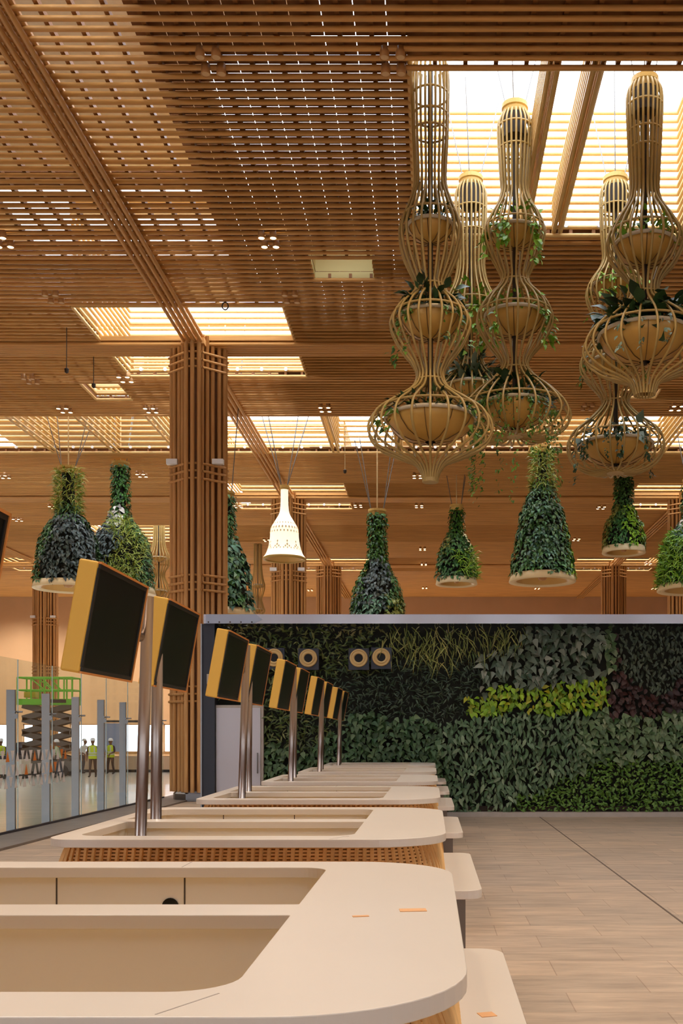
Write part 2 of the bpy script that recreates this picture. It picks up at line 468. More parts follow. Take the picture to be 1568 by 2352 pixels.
# ------------------------------------------------------------------ columns
def column(cx, cy, label):
    t = thing('bamboo_column', label, 'column', (cx, cy, 0), 0, 'bamboo clad columns')
    core = MB(); pl = [(-.3, -.3), (-.15, -.5), (.15, -.5), (.3, -.3), (.56, 0), (.3, .3), (.15, .5), (-.15, .5), (-.3, .3), (-.56, 0)]
    nn = len(pl)
    core.add([(x, y, .25) for x, y in pl] + [(x, y, ZC) for x, y in pl], [(i, (i + 1) % nn, nn + (i + 1) % nn, nn + i) for i in range(nn)] + [tuple(range(nn))[::-1], tuple(range(nn, 2 * nn))])
    core.build('core', COLCORE, t)
    rods = []
    for s in (1, -1):
        rods += [(-.17, -.72 * s), (0, -.76 * s), (.17, -.72 * s), (-.22, -.56 * s), (.22, -.56 * s)]
        for q in (-1, 1): rods += [(q * .33, -.43 * s), (q * .45, -.33 * s), (q * .61, -.22 * s), (q * .72, -.09 * s)]
    for x, y in rods: MB().bar((x, y, .25), (x, y, ZC + .1), .058, 8).build('rod', COLROD, t, True)
    for zb in (2.9, 5.9, 8.9, 11.9):
        b = MB()
        for k in range(3):
            z = zb - .2 + .2 * k
            for s in (1, -1):
                for q in (-1, 1): b.bar((q * .24, -.62 * s, z), (q * .78, -.16 * s, z), .035, 6)
                b.bar((-.24, -.70 * s, z), (.24, -.70 * s, z), .03, 6)
        b.build('band', COLROD, t, True)
    MB().box((0, 0, ZC - .12), (.62, 1.5, .16)).build('capital', COLROD, t)
    MB().lathe([(.7, 0), (.7, .2), (.62, .27), (0, .27)], n=10, sy=.9).build('base', STEEL, t)
    for q in (-1, 1):
        fb = MB().box((q * .62, -.42, 9.2 if q < 0 else 9.2), (.3, .16, .14))
        f = fb.build('floodlight', WHITEP, t)
    return t
column(COLX[1], COLY[0], 'tall bamboo clad column standing closest, beside the glass barrier')
column(COLX[1], COLY[1], 'bamboo clad column directly behind the glowing white bell lamp')
column(COLX[1], COLY[2], 'slim distant bamboo clad column just right of the glowing bell lamp')
column(COLX[2], COLY[2], 'distant bamboo clad column below the small planted bell with cream rim, right half')
column(COLX[2], COLY[1], 'bamboo clad column at the right edge behind the cut off planted bell')
column(COLX[0], COLY[2], 'distant bamboo clad column at the left behind the green scissor lift')

# ------------------------------------------------------------------ check-in counters
XO, XI, XE, XLI = 0.085, -0.435, -2.08, -1.97
def make_counter():
    t = thing('check_in_counter', 'x', 'counter')
    H = 1.2; hd = 1.25
    outer = rounded([(XE, -hd), (XO, -hd), (XO, hd), (XE - .08, hd)], [.16, .42, .42, .14], 12)
    wn = rounded([(XLI, -hd + .2), (XI, -hd + .2), (XI, -.1), (XLI, -.1)], [.12, .14, .01, .01], 8)
    wf = rounded([(XLI - .06, .1), (XI, .1), (XI, hd - .2), (XLI - .06, hd - .2)], [.01, .01, .10, .12], 8)
    top = slab('counter_top', [outer, wn, wf], H - .045, H, CREAM, t, .003)
    # interior panels of both wells
    p = MB()
    for lp in (wn, wf):
        c = np.mean(np.array(lp), 0); q = np.array(lp)
        d = q - c; q = q + np.sign(d) * .012
        m_ = len(q)
        V = [(x, y, .83) for x, y in q] + [(x, y, H - .045) for x, y in q]
        p.add(V, [(i, m_ + i, m_ + (i + 1) % m_, (i + 1) % m_) for i in range(m_)])
    p.build('inner_panel', BEIGE, t)
    d = MB(); d.box(((XLI + XI) / 2, -hd / 2 + .05, .86), (XI - XLI + .02, .97, .03)); d.box(((XLI + XI) / 2 - .03, hd / 2 - .05, .86), (XI - XLI + .08, .97, .03))
    d.build('unseen_desk', TAN, t)  # unseen desk, height and tan chosen to bounce warm light onto the panels
    for c_, d_ in [((-1.04, hd - .189, .95), (.006, .003, .42)), ((-1.58, hd - .189, .95), (.006, .003, .42)), ((XLI - .010, -.75, .95), (.004, .006, .42)), ((XLI - .010, -.55, .95), (.004, .006, .42)), ((XLI - .06, .35, .95), (.03, .05, .42))]:
        MB().box(c_, d_).build('panel_joint', SEAM, t)
    for c_, a_ in (((-1.05, hd - .1), 0), ((-.5, -hd + .1), -.5)): MB().box((c_[0], c_[1], H + .0003), (.004, .19, .001), a_).build('top_joint', KERB, t)
    # wicker skirt: backing surface, uprights, horizontal canes
    path = rounded([(XE + .03, -hd + .03), (XO - .03, -hd + .03), (XO - .03, hd - .03), (XE - .05, hd - .03)], [.14, .40, .40, .12], 24)
    pp = np.array(path + [path[0]]); seg = np.linalg.norm(np.diff(pp, axis=0), axis=1); cum = np.r_[0, np.cumsum(seg)]
    def pt(sv):
        x = np.interp(sv, cum, pp[:, 0]); y_ = np.interp(sv, cum, pp[:, 1])
        return np.c_[x, y_]
    def ring(z, off, nn):
        sv = np.linspace(0, cum[-1], nn, endpoint=False); q = pt(sv)
        tn = pt((sv + .02) % cum[-1]) - pt((sv - .02) % cum[-1]); tn /= np.linalg.norm(tn, axis=1)[:, None] + 1e-9
        nr = np.c_[tn[:, 1], -tn[:, 0]]
        q = q - nr * off
        return np.c_[q, np.full(nn, z)]
    def inset(z): return .05 - .13 * (1 - math.exp(-(1.155 - z) / .28))
    zs = [0.02, .25, .5, .7, .85, .95, 1.03, 1.1, 1.155]; N = int(cum[-1] / .043)
    R = [ring(z, inset(z) + .02, N) for z in zs]
    bk = MB(); V = np.concatenate(R)
    bk.add(V, [(i * N + k, i * N + (k + 1) % N, (i + 1) * N + (k + 1) % N, (i + 1) * N + k) for i in range(len(zs) - 1) for k in range(N)])
    bk.build('skirt_backing', WICKD, t, True)
    R2 = np.stack([ring(z, inset(z) + .004, N) for z in zs], 0)
    wk = MB()
    for k in range(N): wk.tube(R2[:, k], .0115, 4)
    z = .75
    while z < 1.15:
        wk.tube(ring(z, inset(z) + .012, N // 2), .0075, 4, closed=True); z += .018
    z = .1
    while z < .75:
        wk.tube(ring(z, inset(z) + .012, N // 2), .0075, 4, closed=True); z += .05
    wk.build('wicker_skirt', WICK, t)
    # lower bag shelf on the passenger side
    shp = rounded([(-.12, -.95), (.29, -.95), (.29, .95), (-.12, .95)], [.02, .10, .10, .02], 8)
    slab('bag_shelf', [shp], .83, .88, CREAM, t, .003)
    sb = MB(); sb.box((.1, 0, .45), (.2, 1.5, .76)); sb.build('shelf_support', GREYSTONE, t)
    return t
CY = [3.26 + 3.47 * k for k in range(6)]
CL = ['cream topped check-in counter closest to the camera, orange tape scraps on its top',
      'second check-in counter from the camera, with the largest yellow display pair above it',
      'third check-in counter from the camera, cream top over a wicker skirt',
      'fourth check-in counter from the camera, third from the planted wall',
      'fifth check-in counter from the camera, one before the counter at the planted wall',
      'check-in counter right in front of the planted wall, last of the row']
proto = make_counter()
for k in range(6):
    c = proto if k == 0 else copy_tree(proto)
    c.location = (0, CY[k], 0); tag(c, CL[k], None, 'check-in counters in a row')
# tape scraps and cable hole on the closest counter only
for px, py, w, d, a in ((948, 2091, .085, .05, .1), (828, 2105, .05, .02, .2)):
    Y = F * (EYE - 1.2) / (py - VY); X = (px - VX) * Y / F
    tag(MB().box((X, Y - CY[0], 1.2012), (w, d, .002), a).build('tape_scrap', TAPE, proto), 'orange tape residue')
Y = F * (EYE - .88) / (2331 - VY); tag(MB().box(((1118 - VX) * Y / F, Y - CY[0], .8812), (.05, .05, .002), .3).build('tape_scrap', TAPE, proto), 'orange tape residue')
ch = MB().lathe([(0, 0), (.035, 0), (.035, .004), (0, .004)], n=20); co = ch.build('cable_hole', BLACK, proto)
co.rotation_euler = (PI / 2, 0, 0); co.location = (-1.1, 1.06, 1.035)

# ------------------------------------------------------------------ displays on poles
def make_display():
    """origin at pole foot; the screen faces +X tilted down; centred on dy"""
    t = thing('information_display', 'x', 'display')
    W, Hh, T = .90, .60, .13
    holder = Matrix.Translation((.10, 0, 1.18)) @ Matrix.Rotation(math.radians(10), 4, 'Y')
    sg = 1
    def bx(name, lo, hi, m, bev=0):
        c = [(a + b) / 2 for a, b in zip(lo, hi)]; d = [b - a for a, b in zip(lo, hi)]
        o = MB().box((0, 0, 0), d).build(name, m, t)
        if bev:
            md = o.modifiers.new('b', 'BEVEL'); md.width = bev; md.segments = 3
        o.matrix_local = holder @ Matrix.Translation(c)
        return o
    return t, bx, W, Hh, T
def display(k, side, label):
    """side -1: near of the pair, +1: far of the pair"""
    yc = CY[k] - .02
    t, bx, W, Hh, T = make_display()
    tag(t, label, None, 'yellow cased displays on poles')
    py = yc - .2 if side < 0 else yc + .2
    px = -1.86
    t.location = (px, py, .72)
    y0, y1 = (-W - .21, -.21) if side < 0 else (-.07, W - .10)
    zm = 2.38 - .72
    M = Matrix.Translation((.055, 0, zm)) @ Matrix.Rotation(math.radians(10), 4, 'Y')
    def put(name, lo, hi, m, bev=0):
        c = [(a + b) / 2 for a, b in zip(lo, hi)]; d = [b - a for a, b in zip(lo, hi)]
        o = MB().box((0, 0, 0), d).build(name, m, t)
        if bev:
            md = o.modifiers.new('b', 'BEVEL'); md.width = bev; md.segments = 3
        o.matrix_local = M @ Matrix.Translation(c)
        return o
    put('case', (-.105, y0, -Hh / 2), (0, y1, Hh / 2), YELLOW, .012)
    # lip round the front; its orange paints in the shade on yellow
    e = MB()
    for lo, hi in (((0, y0, Hh / 2 - .012), (.018, y1, Hh / 2)), ((0, y0, -Hh / 2), (.012, y1, -Hh / 2 + .012)), ((0, y1 - .012, -Hh / 2), (.018, y1, Hh / 2))):
        e.box([(a + b) / 2 for a, b in zip(lo, hi)], [b - a for a, b in zip(lo, hi)])
    o = e.build('front_lip', LIPSHADE, t); o.matrix_local = M
    e = MB()
    for lo, hi in (((0, y0 + .012, Hh / 2 - .035), (.012, y1 - .012, Hh / 2 - .012)), ((0, y0 + .012, -Hh / 2 + .012), (.012, y1 - .012, -Hh / 2 + .035)), ((0, y0 + .001, -Hh / 2 + .035), (.006, y0 + .03, Hh / 2 - .035)), ((0, y1 - .03, -Hh / 2 + .035), (.012, y1 - .012, Hh / 2 - .035))):
        e.box([(a + b) / 2 for a, b in zip(lo, hi)], [b - a for a, b in zip(lo, hi)])
    o = e.build('bezel', BEZEL, t); o.matrix_local = M
    put('screen', (0, y0 + .03, -Hh / 2 + .035), (.006, y1 - .03, Hh / 2 - .035), BLACK)
    tilt = .06 if side < 0 else .015
    MB().bar((0, 0, -.02), (tilt, 0, 2.69 - .72 - (.05 if side < 0 else 0)), .037, 20).build('pole', POLE, t, True)
    MB().lathe([(.08, -.02), (.08, 0), (.045, .012), (.0, .012)], n=20).build('foot_plate', POLE, t)
    MB().bar((.02, 0, zm), (.02, (y0 + y1) / 2 * .5, zm), .03, 10).build('bracket', POLE, t)
    return t
ORD = ['first', 'second', 'third', 'fourth', 'fifth', 'sixth']
DL = {(0, 1): 'yellow cased display cut off at the left edge, over the closest counter',
      (1, -1): 'largest yellow cased black display, in front of the paired steel poles over the second counter',
      (1, 1): 'second largest yellow cased display, behind the paired steel poles over the second counter',
      (2, -1): 'front display of the pair over the third counter, beside the black end frame',
      (2, 1): 'rear display of the pair over the third counter, overlapping the round air nozzle',
      (3, -1): 'front yellow display of the pair over the fourth counter',
      (3, 1): 'rear yellow display of the pair over the fourth counter',
      (4, -1): 'front yellow display of the pair over the fifth counter',
      (4, 1): 'rear yellow display of the pair over the fifth counter',
      (5, -1): 'front yellow display of the pair over the counter nearest the planted wall',
      (5, 1): 'smallest yellow display, farthest of all, against the planted wall'}
for (k, sd), lb in DL.items():
    display(k, sd, lb)
for o in [o for o in list(COL.objects) if o.type == 'EMPTY' and o.get('label') == 'x']: bpy.data.objects.remove(o)

# ------------------------------------------------------------------ living wall
WY = 22.5; WX0, WX1 = -4.98, 8.2; WTOP = 4.2
lw = thing('living_wall', 'wide dark green wall of living plants under the steel beam', 'green wall', (0, WY, 0))
MB().box(((WX0 + WX1) / 2, .35, 2.12), (WX1 - WX0, .4, 4.2)).build('backing', BACKING, lw)
MB().box(((-3.6 + WX1) / 2, -.02, .05), (WX1 + 3.6, .36, .1)).build('kerb', KERB, lw)
MB().box(((-3.6 + WX1) / 2, .12, .14), (WX1 + 3.6, .12, .16)).build('planter_edge', SOIL, lw)
ef = MB().box((-4.84, .0, 2.1), (.27, .5, 4.2)); ef.build('end_frame', DARKBLUE, lw)
MB().box((-4.985, -.02, 2.1), (.03, .56, 4.2)).build('steel_edge', STEEL, lw)
MB().box((-4.83, -.26, 3.0), (.08, .02, .22)).build('end_plate', KERB, lw)
def region(px, py):
    """species at a picture-scaled spot of the wall (wall x and z are read back from these numbers)"""
    w = 22 * math.sin(px * .021 + py * .013) + 14 * math.sin(px * .053 - py * .03)
    if px < 606 and py > 1605 : return None
    if py + w * .4 < 1445 + (px - 880) * .0 + 1 and px < 880: return 'tip'
    if 880 < px + w < 1220 and py < 1530 - abs(px - 1010) * .28 + w * .3: return 'grass'
    if px < 900 and py + w * .5 < 1545: return 'fern'
    if 1080 < px + w and py + w * .6 < 1585 and py > 1455 - (px - 1080) * .25 and px < 1420 + w: 
        if not (1110 < px < 1400 and py > 1600 - (px - 1080) * .16): return 'bigheart'
    if px + w >= 1395 and py < 1560 + w: return 'dusty'
    if px + w * .5 >= 1400 and py + w * .4 < 1655 - max(0, (px - 1440)) * .25 : return 'maroon'
    c = 1608 - (px - 1080) * .07
    if 1072 < px < 1398 and c - 10 - 55 * math.sin(max(0, (px - 1060) / 350) * 2.2) < py + w * .25 < c + 36: return 'lime'
    if 700 < px < 1110 and py + w * .4 < 1645: return 'darkfern'
    if px < 790 and py + w < 1700: return 'fern'
    if px > 1190 + w and py + w * .7 > 1850 - (px - 1190) * .28 - 30 and py > 1745: return 'fine'
    if px + w > 1330 : return 'paleheart'
    if px < 1020 + w * .6: return 'pothos'
    return 'lance'
SP = {  # colours, length, width, shape, droop, density weight, out
    'tip':   ([(92, 104, 52), (150, 140, 88), (58, 78, 36)], .13, .34, 'oval', .3, 1.3),
    'grass': ([(84, 98, 38), (150, 152, 76), (60, 80, 28), (176, 164, 92)], .34, .07, 'blade', .5, 1.6),
    'fern':  ([(40, 64, 24), (84, 98, 40), (30, 50, 20), (120, 124, 70)], .17, .26, 'oval', .3, 1.4),
    'bigheart': ([(66, 84, 64), (110, 122, 104), (52, 74, 50), (150, 154, 138)], .22, .62, 'heart', .25, 1.0),
    'dusty': ([(48, 60, 44), (84, 96, 76), (36, 48, 34)], .13, .45, 'oval', .3, 1.2),
    'maroon': ([(50, 28, 26), (74, 46, 42), (34, 20, 18)], .14, .7, 'round', .2, .9),
    'lime':  ([(104, 150, 20), (150, 182, 32), (76, 120, 20), (176, 170, 40)], .16, .55, 'oval', .3, 1.4),
    'darkfern': ([(28, 46, 28), (46, 66, 44), (70, 88, 64), (22, 36, 22)], .15, .22, 'oval', .3, 1.5),
    'fine':  ([(76, 116, 36), (104, 140, 56), (58, 96, 28)], .10, .5, 'oval', .25, 1.9),
    'paleheart': ([(70, 98, 58), (110, 132, 92), (52, 82, 42), (140, 152, 118)], .17, .8, 'heart', .2, 1.2),
    'pothos': ([(50, 82, 44), (78, 108, 68), (38, 64, 32), (100, 122, 82)], .15, .75, 'heart', .2, 1.4),
    'lance': ([(60, 92, 54), (96, 122, 86), (44, 74, 40), (128, 146, 112)], .19, .38, 'oval', .25, 1.4)}
NM = {'tip': 'tipped', 'grass': 'grassy', 'fern': 'fern', 'bigheart': 'big_heart', 'dusty': 'dusty', 'maroon': 'maroon', 'lime': 'lime', 'darkfern': 'dark_fern', 'fine': 'fine', 'paleheart': 'pale_heart', 'pothos': 'ivy', 'lance': 'lance'}
LB = {'tip': 'olive tipped fringe leaves', 'grass': 'drooping grassy yellow green blades', 'fern': 'mid green fern leaves', 'bigheart': 'large grey green drooping leaves', 'dusty': 'dusty grey green leaves', 'maroon': 'dark maroon leaves', 'lime': 'bright lime green leaves', 'darkfern': 'very dark fern leaves', 'fine': 'fine light green leaves', 'paleheart': 'pale green heart shaped leaves', 'pothos': 'dark green ivy leaves', 'lance': 'green lance shaped leaves'}
buck = {k: [] for k in SP}
step = .062
NXW = int((WX1 - WX0) / step); NZW = int((WTOP - .1) / step)
for i in range(NXW):
    for j in range(NZW):
        x = WX0 + (i + rng.random()) * step; z = .12 + (j + rng.random()) * step
        px = VX + x * F / WY; py = VY - (z - EYE) * F / WY
        sp = region(px, py)
        if sp is None or px < 500: continue
        if px > 1660: sp = 'lance' if rng.random() < .5 else 'paleheart'
        dens = SP[sp][5] * .55 * (.15 / SP[sp][1]) ** .8
        if rng.random() < dens: buck[sp].append((x, z))
        if dens > 1 and rng.random() < dens - 1: buck[sp].append((x + .02, z + .02))
for sp, pts in buck.items():
    if not pts: continue
    c, L, W, shp, dr, _ = SP[sp]; pts = np.array(pts); n_ = len(pts)
    depth = rng.random(n_) * .16
    lump = .05 * np.sin(pts[:, 0] * 4.1) * np.sin(pts[:, 1] * 5.3)
    P = np.c_[pts[:, 0], .12 - depth - lump, pts[:, 1]]
    ang = rng.normal(0, .65 if shp != 'blade' else .45, n_)
    outw = .25 + rng.random(n_) * .7
    D = np.c_[np.sin(ang), -outw, -np.cos(ang) * (1 if shp != 'blade' else .8)]
    if sp in ('fern', 'darkfern', 'fine', 'tip'):
        ang = rng.random(n_) * 2 * PI; D = np.c_[np.sin(ang), -outw, np.cos(ang) * .8 - .25]
    Nn = np.c_[rng.normal(0, .3, n_), -np.ones(n_), .55 + rng.normal(0, .25, n_)]
    o = leaf_mesh(NM[sp] + '_foliage', P, Nn, D, L * (.65 + .6 * rng.random(n_)), W, leafmat('leaf_' + sp, [tuple(v * 1.0 for v in q) for q in c]), lw, shp, dr)
    tag(o, LB[sp], kind='stuff')
# door set into the wall
dr_ = struct(link('door_1', None, None, (-4.2, WY - .12, 0)))
MB().box((0, .06, 1.22), (1.06, .1, 2.44)).build('door_frame', KERB, dr_)
dl = MB().box((-.01, -.01, 1.2), (.96, .05, 2.36)).build('door_leaf', WHITED, dr_)
hd_ = MB(); hd_.bar((.42, -.09, .95), (.42, -.09, 1.4), .014, 8); hd_.bar((.42, -.09, 1.0), (.42, -.03, 1.0), .01, 6); hd_.bar((.42, -.09, 1.35), (.42, -.03, 1.35), .01, 6); hd_.build('door_handle', STEEL, dr_)
# steel beam along the top
sbm = thing('steel_beam', 'polished steel beam running along the top of the planted wall', 'beam', (0, WY - .15, 4.2))
bw = MB(); bw.box(((WX0 + .1 + WX1) / 2, 0, .1), (WX1 - WX0, .34, .2)); bw.build('beam_body', mat('polished_steel', (186, 182, 184), .18, metal=1.0, bump=.15, scale=1.3, stretch=(1, 1, .3)), sbm)
pr = [(-4.88, 0), (-3.85, 0), (-3.66, .085), (-3.70, .12), (-3.8, .2), (-4.88, .2)]
pb = MB(); pb.add([(x, -.185, z) for x, z in pr] + [(x, -.172, z) for x, z in pr], [tuple(range(6)), tuple(range(6, 12))[::-1]] + [(i, (i + 1) % 6 + 0, (i + 1) % 6 + 6, i + 6) for i in range(6)])
tag(pb.build('bracket_plate', mat('plate_grey', (158, 164, 178), .45, metal=.6), sbm), 'dull grey bolted plate')
bo = MB()
for k in range(5): bo.bar((-4.82 + k * .235, -.186, .03), (-4.82 + k * .235, -.192, .03), .018, 10)
bo.build('bolt', SEAM, sbm)
# round air nozzles
for (px, py), lb in (((628, 1510), 'round cream air nozzle half hidden behind a yellow display'), ((707, 1511), 'round cream air nozzle on its own among the ferns, second from the left'),
                     ((823, 1511), 'left one of the two adjoining round cream air nozzles'), ((875, 1509), 'rightmost round cream air nozzle, below the grassy plants')):
    x, _, z = at(px, py, WY - .2)
    t = thing('air_nozzle', lb, 'air nozzle', (x, WY - .12, z), 0, 'round air nozzles in the planted wall')
    MB().box((0, .06, -.02), (.45, .1, .47)).build('mounting_box', DARKBLUE, t)
    r = MB().lathe([(.09, .02), (.10, .05), (.135, .055), (.14, .04), (.16, .04), (.165, .055), (.195, .045), (.2, .0), (.09, .0)], n=36).build('nozzle_ring', NOZZLE, t, True); r.rotation_euler = (PI / 2, 0, 0)
    r = MB().lathe([(0, .01), (.095, .01), (.095, .02), (0, .02)], n=24).build('throat', BLACK, t); r.rotation_euler = (PI / 2, 0, 0)

# ------------------------------------------------------------------ cage baskets
def interp(prof, nn):
    """smooth radius along z through (r, z) knots, Catmull-Rom"""
    p = np.array(prof, float); m = len(p); out = []
    for i in range(m - 1):
        p0 = p[max(i - 1, 0)]; p1 = p[i]; p2 = p[i + 1]; p3 = p[min(i + 2, m - 1)]
        for k in range(nn):
            t = k / nn
            out.append(.5 * ((2 * p1) + (-p0 + p2) * t + (2 * p0 - 5 * p1 + 4 * p2 - p3) * t * t + (-p0 + 3 * p1 - 3 * p2 + p3) * t ** 3))
    out.append(p[-1]); return np.array(out)
L_VINE = leafmat('vine_leaf', [(64, 104, 36), (110, 150, 50), (40, 70, 28)])
L_DARK = leafmat('basket_dark_leaf', [(34, 56, 30), (56, 84, 44), (26, 42, 24)])
L_BRIGHT = leafmat('basket_bright_leaf', [(104, 160, 36), (146, 186, 56), (70, 120, 30)])
L_PALE = leafmat('basket_pale_leaf', [(96, 120, 100), (140, 156, 140), (60, 90, 60)])
def basket(label, cx, Y, prof, bowls, hoops, nrib=22, cap=None, rr=.022, leaves_=()):
    """prof: (half width px, py); bowls: (half width, py of lip, py of foot); all sized at distance Y"""
    k = Y / F; X = (cx - VX) * k
    def Z(py): return EYE + (VY - py) * k
    zb = Z(prof[-1][1])
    t = thing('hanging_cage_planter', label, 'hanging planter', (X, Y, zb), 0, 'gourd shaped cane planters')
    pr = interp([(w * k, Z(py) - zb) for w, py in prof], 8); pr[:, 0] = np.maximum(pr[:, 0], .02)
    cg = MB()
    for i in range(nrib):
        a = 2 * PI * (i + .5) / nrib
        cg.tube(np.c_[pr[:, 0] * math.cos(a), pr[:, 0] * math.sin(a), pr[:, 1]], rr, 5)
    cg.build('cage', CAGE, t, True)
    for w, py in hoops:
        an = np.arange(40) * 2 * PI / 40; zh = Z(py + .13 * w) - zb; r = np.interp(zh, pr[::-1, 1], pr[::-1, 0]) * .985
        MB().tube(np.c_[r * np.cos(an), r * np.sin(an), np.full(40, zh)], rr * .9, 5, closed=True).build('hoop', CAGE, t, True)
    if cap:
        w, py0, py1 = cap; r = w * k; z0, z1 = Z(py1) - zb, Z(py0) - zb
        MB().lathe([(0, z0), (r * .9, z0), (r * .95, z1 - .1), (r * 1.05, z1 - .08), (r * 1.05, z1), (0, z1)], n=24).build('cap', CAGELIGHT, t)
        w2 = MB().lathe([(0, z0 - .45), (r * .9, z0 - .4), (r * .95, z0)], n=24); tag(w2.build('cap_drum', DARKROD, t), 'dark drum under the cap')
        wr = MB()
        for a in (.4, 2.4, 4.5): wr.bar((.8 * r * math.cos(a), .8 * r * math.sin(a), z1 - .02), (r * 2.6 * math.cos(a), r * 2.6 * math.sin(a), max(z1 + .6, 15.2 - zb)), .012, 5)
        wr.build('suspension_wire', CABLE, t)
    top = (Z(bowls[0][1]) - zb) + .8
    MB().bar((0, 0, Z(bowls[-1][2]) - zb), (0, 0, pr[0, 1]), .045, 8).build('stem', DARKROD, t)
    for bi, (w, p0, p1) in enumerate(bowls):
        z1 = Z(p0 + .28 * w) - zb; z0 = Z(p1 - .06 * w) - zb; r = w * k; h = z1 - z0
        b = MB().lathe([(r * .12, z0), (r * .4, z0 + h * .06), (r * .7, z0 + h * .28), (r * .9, z0 + h * .62), (r, z0 + h * .95), (r * .96, z0 + h * .97), (r * .85, z0 + h * .8), (0, z0 + h * .78)], n=40).build('bowl', BOWLM, t, True)
        ri = MB(); an = np.arange(40) * 2 * PI / 40
        ri.tube(np.c_[r * 1.0 * np.cos(an), r * 1.0 * np.sin(an), np.full(40, z0 + h * .96)], .035, 6, closed=True)
        ri.build('bowl_lip', BOWLRIM, b, True)
        st = MB()
        for q in range(10):
            a = 2 * PI * (q + .3) / 10
            st.tube([(rr_ * r * math.cos(a), rr_ * r * math.sin(a), z0 + zz * h) for rr_, zz in ((.14, .0), (.42, .05), (.72, .28), (.92, .62), (1.02, .95))], .008, 4)
        st.build('bowl_strap', STRAP, b)
        MB().lathe([(0, z0 + h * .86), (r * .93, z0 + h * .84), (r * .9, z0 + h * .7)], n=28).build('soil', SOIL, b)
        if bi < len(leaves_) and leaves_[bi]:
            for (m_, cnt, L, wd, shp, spread, trail, nm) in leaves_[bi]:
                cnt = int(cnt * 1.7)
                a = rng.random(cnt) * 2 * PI; q = np.sqrt(rng.random(cnt)) * r * .95
                hh = rng.random(cnt) ** 1.5 * spread
                P = np.c_[q * np.cos(a), q * np.sin(a), z0 + h * .88 + hh]
                D = np.c_[np.cos(a), np.sin(a), rng.normal(.35, .6, cnt)]
                if trail:
                    tl = int(cnt * .6); ns = max(6, tl // 26)
                    sa = rng.random(ns) * 2 * PI; sa = np.where(np.sin(sa) > .6, -sa, sa); sl = trail * (.3 + .7 * rng.random(ns))
                    who = rng.integers(0, ns, tl); u = rng.random(tl)
                    rad = r * (1.02 + .22 * np.minimum(1, u * 3)) + rng.normal(0, .02, tl)
                    P[:tl] = np.c_[rad * np.cos(sa[who]), rad * np.sin(sa[who]), z0 + h * .95 + .08 * np.sin(u * 6) - u * sl[who]] + rng.normal(0, .03, (tl, 3))
                    D[:tl] = np.c_[np.cos(sa[who]) * .6, np.sin(sa[who]) * .6, -np.ones(tl) * .6] + rng.normal(0, .4, (tl, 3))
                Nn = np.c_[rng.normal(0, .4, cnt), rng.normal(-.4, .4, cnt), np.ones(cnt)]
                tag(leaf_mesh(nm, P, Nn, D, L * (.6 + .7 * rng.random(cnt)), wd, m_, b, shp), kind='stuff')
    if prof[-1][0] < 20:
        MB().lathe([(0, -.03), (prof[-1][0] * k * 1.25, -.03), (prof[-1][0] * k * 1.25, .06), (0, .06)], n=20).build('tip_ring', CAGE, t)
    return t
FO = 'planter_foliage'
basket('largest cane planter with pointed tip, its top hidden behind the ceiling rods', 988, 17.3,
       [(38, 150), (42, 190), (41, 260), (39, 330), (36, 385), (37, 430), (52, 475), (68, 515), (71, 545), (62, 590), (42, 635), (33, 655), (44, 680), (72, 705), (90, 735), (90, 760), (70, 800), (40, 840), (31, 866), (46, 895), (90, 925), (130, 955), (143, 990), (125, 1022), (80, 1045), (42, 1062), (24, 1080), (15, 1104)],
       [(51, 505, 562), (69, 708, 784), (103, 932, 1022)], [(41, 215), (40, 262), (36, 300), (60, 490), (86, 712), (34, 655), (30, 872), (122, 932)], 22, None, .022,
       [[(L_DARK, 70, .16, .4, 'blade', .35, 0, FO)], [(L_DARK, 90, .2, .6, 'oval', .5, 0, FO), (L_VINE, 130, .1, .6, 'heart', .2, .9, 'trailing_foliage')], [(L_DARK, 120, .16, .6, 'heart', .3, 0, FO), (L_VINE, 60, .12, .6, 'heart', .2, .4, 'trailing_foliage')]])
basket('flat bottomed cane planter with long trailing strands, hung at the front centre of the skylight', 1182, 19.2,
       [(28, 262), (38, 285), (39, 310), (37, 350), (33, 410), (31, 440), (40, 470), (60, 505), (69, 535), (60, 575), (38, 620), (31, 640), (40, 662), (68, 692), (85, 722), (84, 752), (62, 790), (36, 822), (31, 842), (48, 868), (92, 905), (122, 940), (126, 968), (100, 994), (55, 1006), (15, 1000)],
       [(56, 518, 574), (68, 706, 778), (78, 908, 990)], [(38, 290), (37, 340), (62, 516), (82, 710), (30, 645), (31, 846), (112, 916)], 22, (29, 242, 268), .021,
       [[(L_BRIGHT, 120, .15, .6, 'oval', .45, .7, FO)], [(L_BRIGHT, 110, .14, .6, 'heart', .4, .7, FO)], [(L_DARK, 110, .24, .6, 'oval', .45, 0, FO), (L_VINE, 1100, .08, .5, 'oval', .25, 2.0, 'trailing_foliage')]])
basket('slim cane planter partly hidden between the two big front planters', 1081, 21.5,
       [(26, 425), (35, 445), (36, 480), (34, 540), (32, 590), (32, 620), (40, 655), (56, 690), (62, 720), (54, 760), (34, 800), (28, 825), (38, 850), (64, 880), (86, 905), (88, 930), (60, 960), (20, 972)],
       [(50, 708, 762), (60, 872, 930)], [(36, 478), (34, 532), (54, 694), (28, 830), (78, 890)], 22, (27, 408, 432), .021,
       [[(L_BRIGHT, 150, .15, .5, 'oval', .6, .8, FO)], [(L_DARK, 110, .2, .5, 'oval', .6, 0, FO), (L_PALE, 40, .3, .4, 'oval', .5, 0, 'silver_foliage'), (L_VINE, 220, .1, .5, 'oval', .3, .9, 'trailing_foliage')]])
